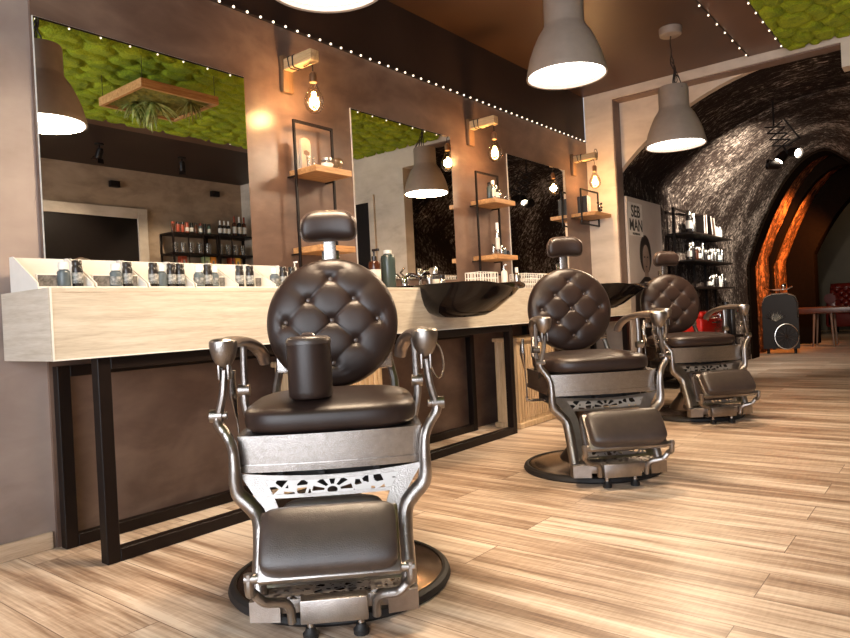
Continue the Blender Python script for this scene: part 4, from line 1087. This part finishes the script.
# scissor bracket with spot heads hanging in the vault
t = thing('scissor_lamp', 'black folding scissor bracket with lit spot heads hanging from the vault', 'lamp', (-1.22, 6.9, 0), 0)
b = MB(); 
p0 = Vector((-.10, 0, 2.36)); p1 = Vector((-.03, 0, 2.12)); nseg = 4
for k in range(nseg):
    a = p0.lerp(p1, k/nseg); c = p0.lerp(p1, (k+1)/nseg); s = Vector((.075, 0, .016))
    b.tube([a-s, c+s], .007, 6); b.tube([a+s, c-s], .007, 6)
b.tube([(-.10, 0, 2.60), (-.10, 0, 2.34)], .009, 8); b.tube([(-.02, 0, 2.40), (.11, 0, 2.18)], .008, 6); b.tube([(.11, 0, 2.20), (.0, 0, 2.14)], .008, 6)
b.build('scissor_arm', M['blackmetal'], t)
for (px, pz, dx, dz, nm) in ((.06, 2.07, .75, -.3, 'spot_head'), (-.05, 2.04, -.5, -.8, 'spot_head'), (-.12, 1.99, -.9, .15, 'spot_head')):
    d = Vector((dx, -.55, dz)).normalized(); Tm = Matrix.Translation((px, 0, pz)) @ d.to_track_quat('Z', 'Y').to_matrix().to_4x4()
    b = MB(); b.lathe([(0, -.07), (.03, -.07), (.042, -.04), (.047, .05), (.044, .051), (.038, .02), (0, .018)], seg=20, M=Tm); h = b.build('spot_head', M['blackmetal'], t)
    b = MB(); b.lathe([(0, .03), (.036, .03), (.036, .034), (0, .035)], seg=16, M=Tm); b.build('lamp', M['spotface'] if dx > 0 or dz < -.5 else M['darkmetal'], h)
b = MB(); b.tube([(-.03, 0, 2.14), (.0, 0, 2.08), (-.05, 0, 2.05), (-.12, 0, 2.0)], .012, 8); b.build('joint', M['blackmetal'], t)
l = light('vault_spot_light', 'SPOT', (-1.10, 6.95, 2.05), 260, (1, .86, .70), spot_size=R_(120), spot_blend=.8, shadow_soft_size=.05)
l.rotation_euler = (-Vector((-.8, .9, -.4))).to_track_quat('Z', 'Y').to_euler()

# vintage treadle cart in the rust-lit room
t = thing('treadle_cart', 'dark vintage cart with rounded chrome edge, silver fan and spoked wheel', 'cart', (-2.01, 10.35, 0), R_(8)); t.scale = (.92, 1, .90)
b = MB()
pts = [(-.24, .08), (.24, .08), (.24, .78), (.20, .88), (.10, .93), (-.10, .93), (-.20, .88), (-.24, .78)]
b.prism(pts, -.03, .15, 'y'); b.build('body', M['dark'], t)
b = MB(); b.tube([(x, -.035, z) for x, z in [(.235, .55), (.235, .78), (.20, .87), (.10, .92), (-.10, .92), (-.20, .87), (-.235, .78), (-.235, .74)]], .012, 8); b.build('chrome_edge', M['silver'], t)
b = MB()
for k in range(11):
    a = R_(-62+12.4*k); b.tube([(-.06, -.04, .50), (-.06+math.sin(a)*.10, -.045, .50+math.cos(a)*.10), (-.06+math.sin(a)*.17, -.04, .50+math.cos(a)*.17)], [.003, .011, .003], 6, .5, up=(0, 1, 0))
b.build('fan_ornament', M['silver'], t)
b = MB(); wc = Vector((.08, -.07, .27)); b.tube([wc+Vector((.155*math.cos(2*PI*k/36), .03*math.cos(2*PI*k/36), .19*math.sin(2*PI*k/36))) for k in range(37)], .010, 8)
w = b.build('wheel', M['silver'], t)
b = MB()
for k in range(12):
    a = 2*PI*k/12; b.cyl(wc, wc+Vector((.15*math.cos(a), .03*math.cos(a), .185*math.sin(a))), .003, seg=5)
b.build('spokes', M['darkmetal'], w)
b = MB(); b.tube([(-.20, .0, 1.02), (-.14, -.02, .98), (.10, -.02, .98), (.18, 0, 1.02)], .012, 8); b.cyl((0, .02, .92), (0, .02, .98), .014, seg=8); b.superell((.06, -.05, 1.04), .045, .035, .045, 1, 1, 18, 10); b.build('handlebar', M['chrome'], t)
b = MB()
for x in (-.18, .18): b.cyl((x, .06, .001), (x, .06, .09), .02, seg=10)
b.build('feet', M['dark'], t)
# bench and sofa
t = thing('bench', 'dark wooden bench with pale tapering legs beyond the brick arches', 'bench', (-1.70, 11.95, 0), R_(0))
b = MB(); b.box(-.42, .42, -.20, .20, .50, .60, .02, seg=3); b.build('bench_top', simple('dark_bench_top', (.07, .025, .018), .35), t)
for x in (-.12, .10):
    for y in (-.15, .15):
        b = MB(); b.cyl((x, y, .50), (x*1.25, y*1.1, .001), .020, .012, seg=12); b.build('leg', M['wax'], t)
t = thing('sofa', 'deep red buttoned leather sofa against the far room wall', 'sofa', (-1.35, 15.9, 0), 0)
rl = M['redleather']
b = MB(); b.box(-.85, .85, -.40, .40, .14, .42, .04, seg=3); b.build('base', rl, t)
b = MB(); b.superell((0, -.06, .46), .70, .36, .07, .4, .3, 36, 12); b.build('seat_cushion', rl, t)
bm = bmesh.new(); rows = []
for j in range(25):
    row = []
    for i in range(61):
        u, v = i/60, j/24; x = lerp(-.82, .82, u); z = lerp(.45, 1.0, v)
        p = x/.16+v*4; q = x/.16-v*4
        d = .03*(abs(math.sin(PI*p/1))*abs(math.sin(PI*q/1)))**.5
        row.append(bm.verts.new((x, .22-d+.10*v-(.08 if v > .9 else 0)*(v-.9)*10, z)))
    rows.append(row)
for j in range(24):
    for i in range(60): bm.faces.new((rows[j][i], rows[j][i+1], rows[j+1][i+1], rows[j+1][i]))
me = bpy.data.meshes.new('backrest'); bm.to_mesh(me); bm.free(); me.materials.append(rl); me.shade_smooth()
o = bpy.data.objects.new('backrest', me); C.objects.link(o); o.parent = t; sd = o.modifiers.new('thick', 'SOLIDIFY'); sd.thickness = -.12
for s in (1, -1):
    b = MB(); b.box(.74*s-.09, .74*s+.09, -.40, .36, .14, .66, .03, seg=3); b.cyl((.76*s, -.42, .70), (.76*s, .36, .70), .10, seg=20); b.build('arm', rl, t)
for x in (-.75, .75):
    for y in (-.33, .33):
        b = MB(); b.cyl((x, y, .001), (x, y, .15), .025, .035, seg=10); b.build('leg', M['dark'], t)

# ------------------------------------------------------------------ light
for cx, cy_, e in ((-1.35, 10.7, 130), (-1.3, 11.9, 110)):
    l = light('chamber_light', 'SPOT', (cx, cy_, 1.9), e, (1, .37, .09), spot_size=R_(125), spot_blend=.7, shadow_soft_size=.06)
    l.rotation_euler = (-Vector((-1, .15, -.45))).to_track_quat('Z', 'Y').to_euler()
light('room_light', 'POINT', (-.4, 15.2, 2.5), 22, (1, .70, .42), shadow_soft_size=.2)
a = light('daylight', 'AREA', (.2, BY-.12, 1.38), 215, (.88, .93, 1), shape='RECTANGLE', size=3.7, size_y=2.1)
a.rotation_euler = (PI/2, 0, 0)
w = bpy.data.worlds.new('world'); bpy.context.scene.world = w; w.use_nodes = True
w.node_tree.nodes['Background'].inputs[0].default_value = (.9, .92, 1, 1); w.node_tree.nodes['Background'].inputs[1].default_value = .5

# ------------------------------------------------------------------ camera
cd = bpy.data.cameras.new('camera'); cd.sensor_width = 36; cd.lens = 681/850*36; cd.clip_start = .02; cd.clip_end = 60
co = bpy.data.objects.new('camera', cd); C.objects.link(co)
X_ = Vector((.782, .622, -.050)); Y_ = Vector((-.036, -.036, -.999)); Z_ = Vector((-.623, .782, -.006))
X_.normalize(); Z_ = (Z_-X_*Z_.dot(X_)).normalized(); Y_ = Z_.cross(X_)
co.matrix_world = Matrix(((X_.x, -Y_.x, -Z_.x, 0), (X_.y, -Y_.y, -Z_.y, 0), (X_.z, -Y_.z, -Z_.z, .78), (0, 0, 0, 1)))
sc = bpy.context.scene; sc.camera = co
sc.view_settings.view_transform = 'Standard'; sc.view_settings.look = 'None'; sc.view_settings.gamma = 1; sc.view_settings.exposure = 0.36
sc.view_settings.use_curve_mapping = False
sc.cycles.max_bounces = 8; sc.cycles.transparent_max_bounces = 16; sc.cycles.sample_clamp_indirect = 4; sc.cycles.use_denoising = True
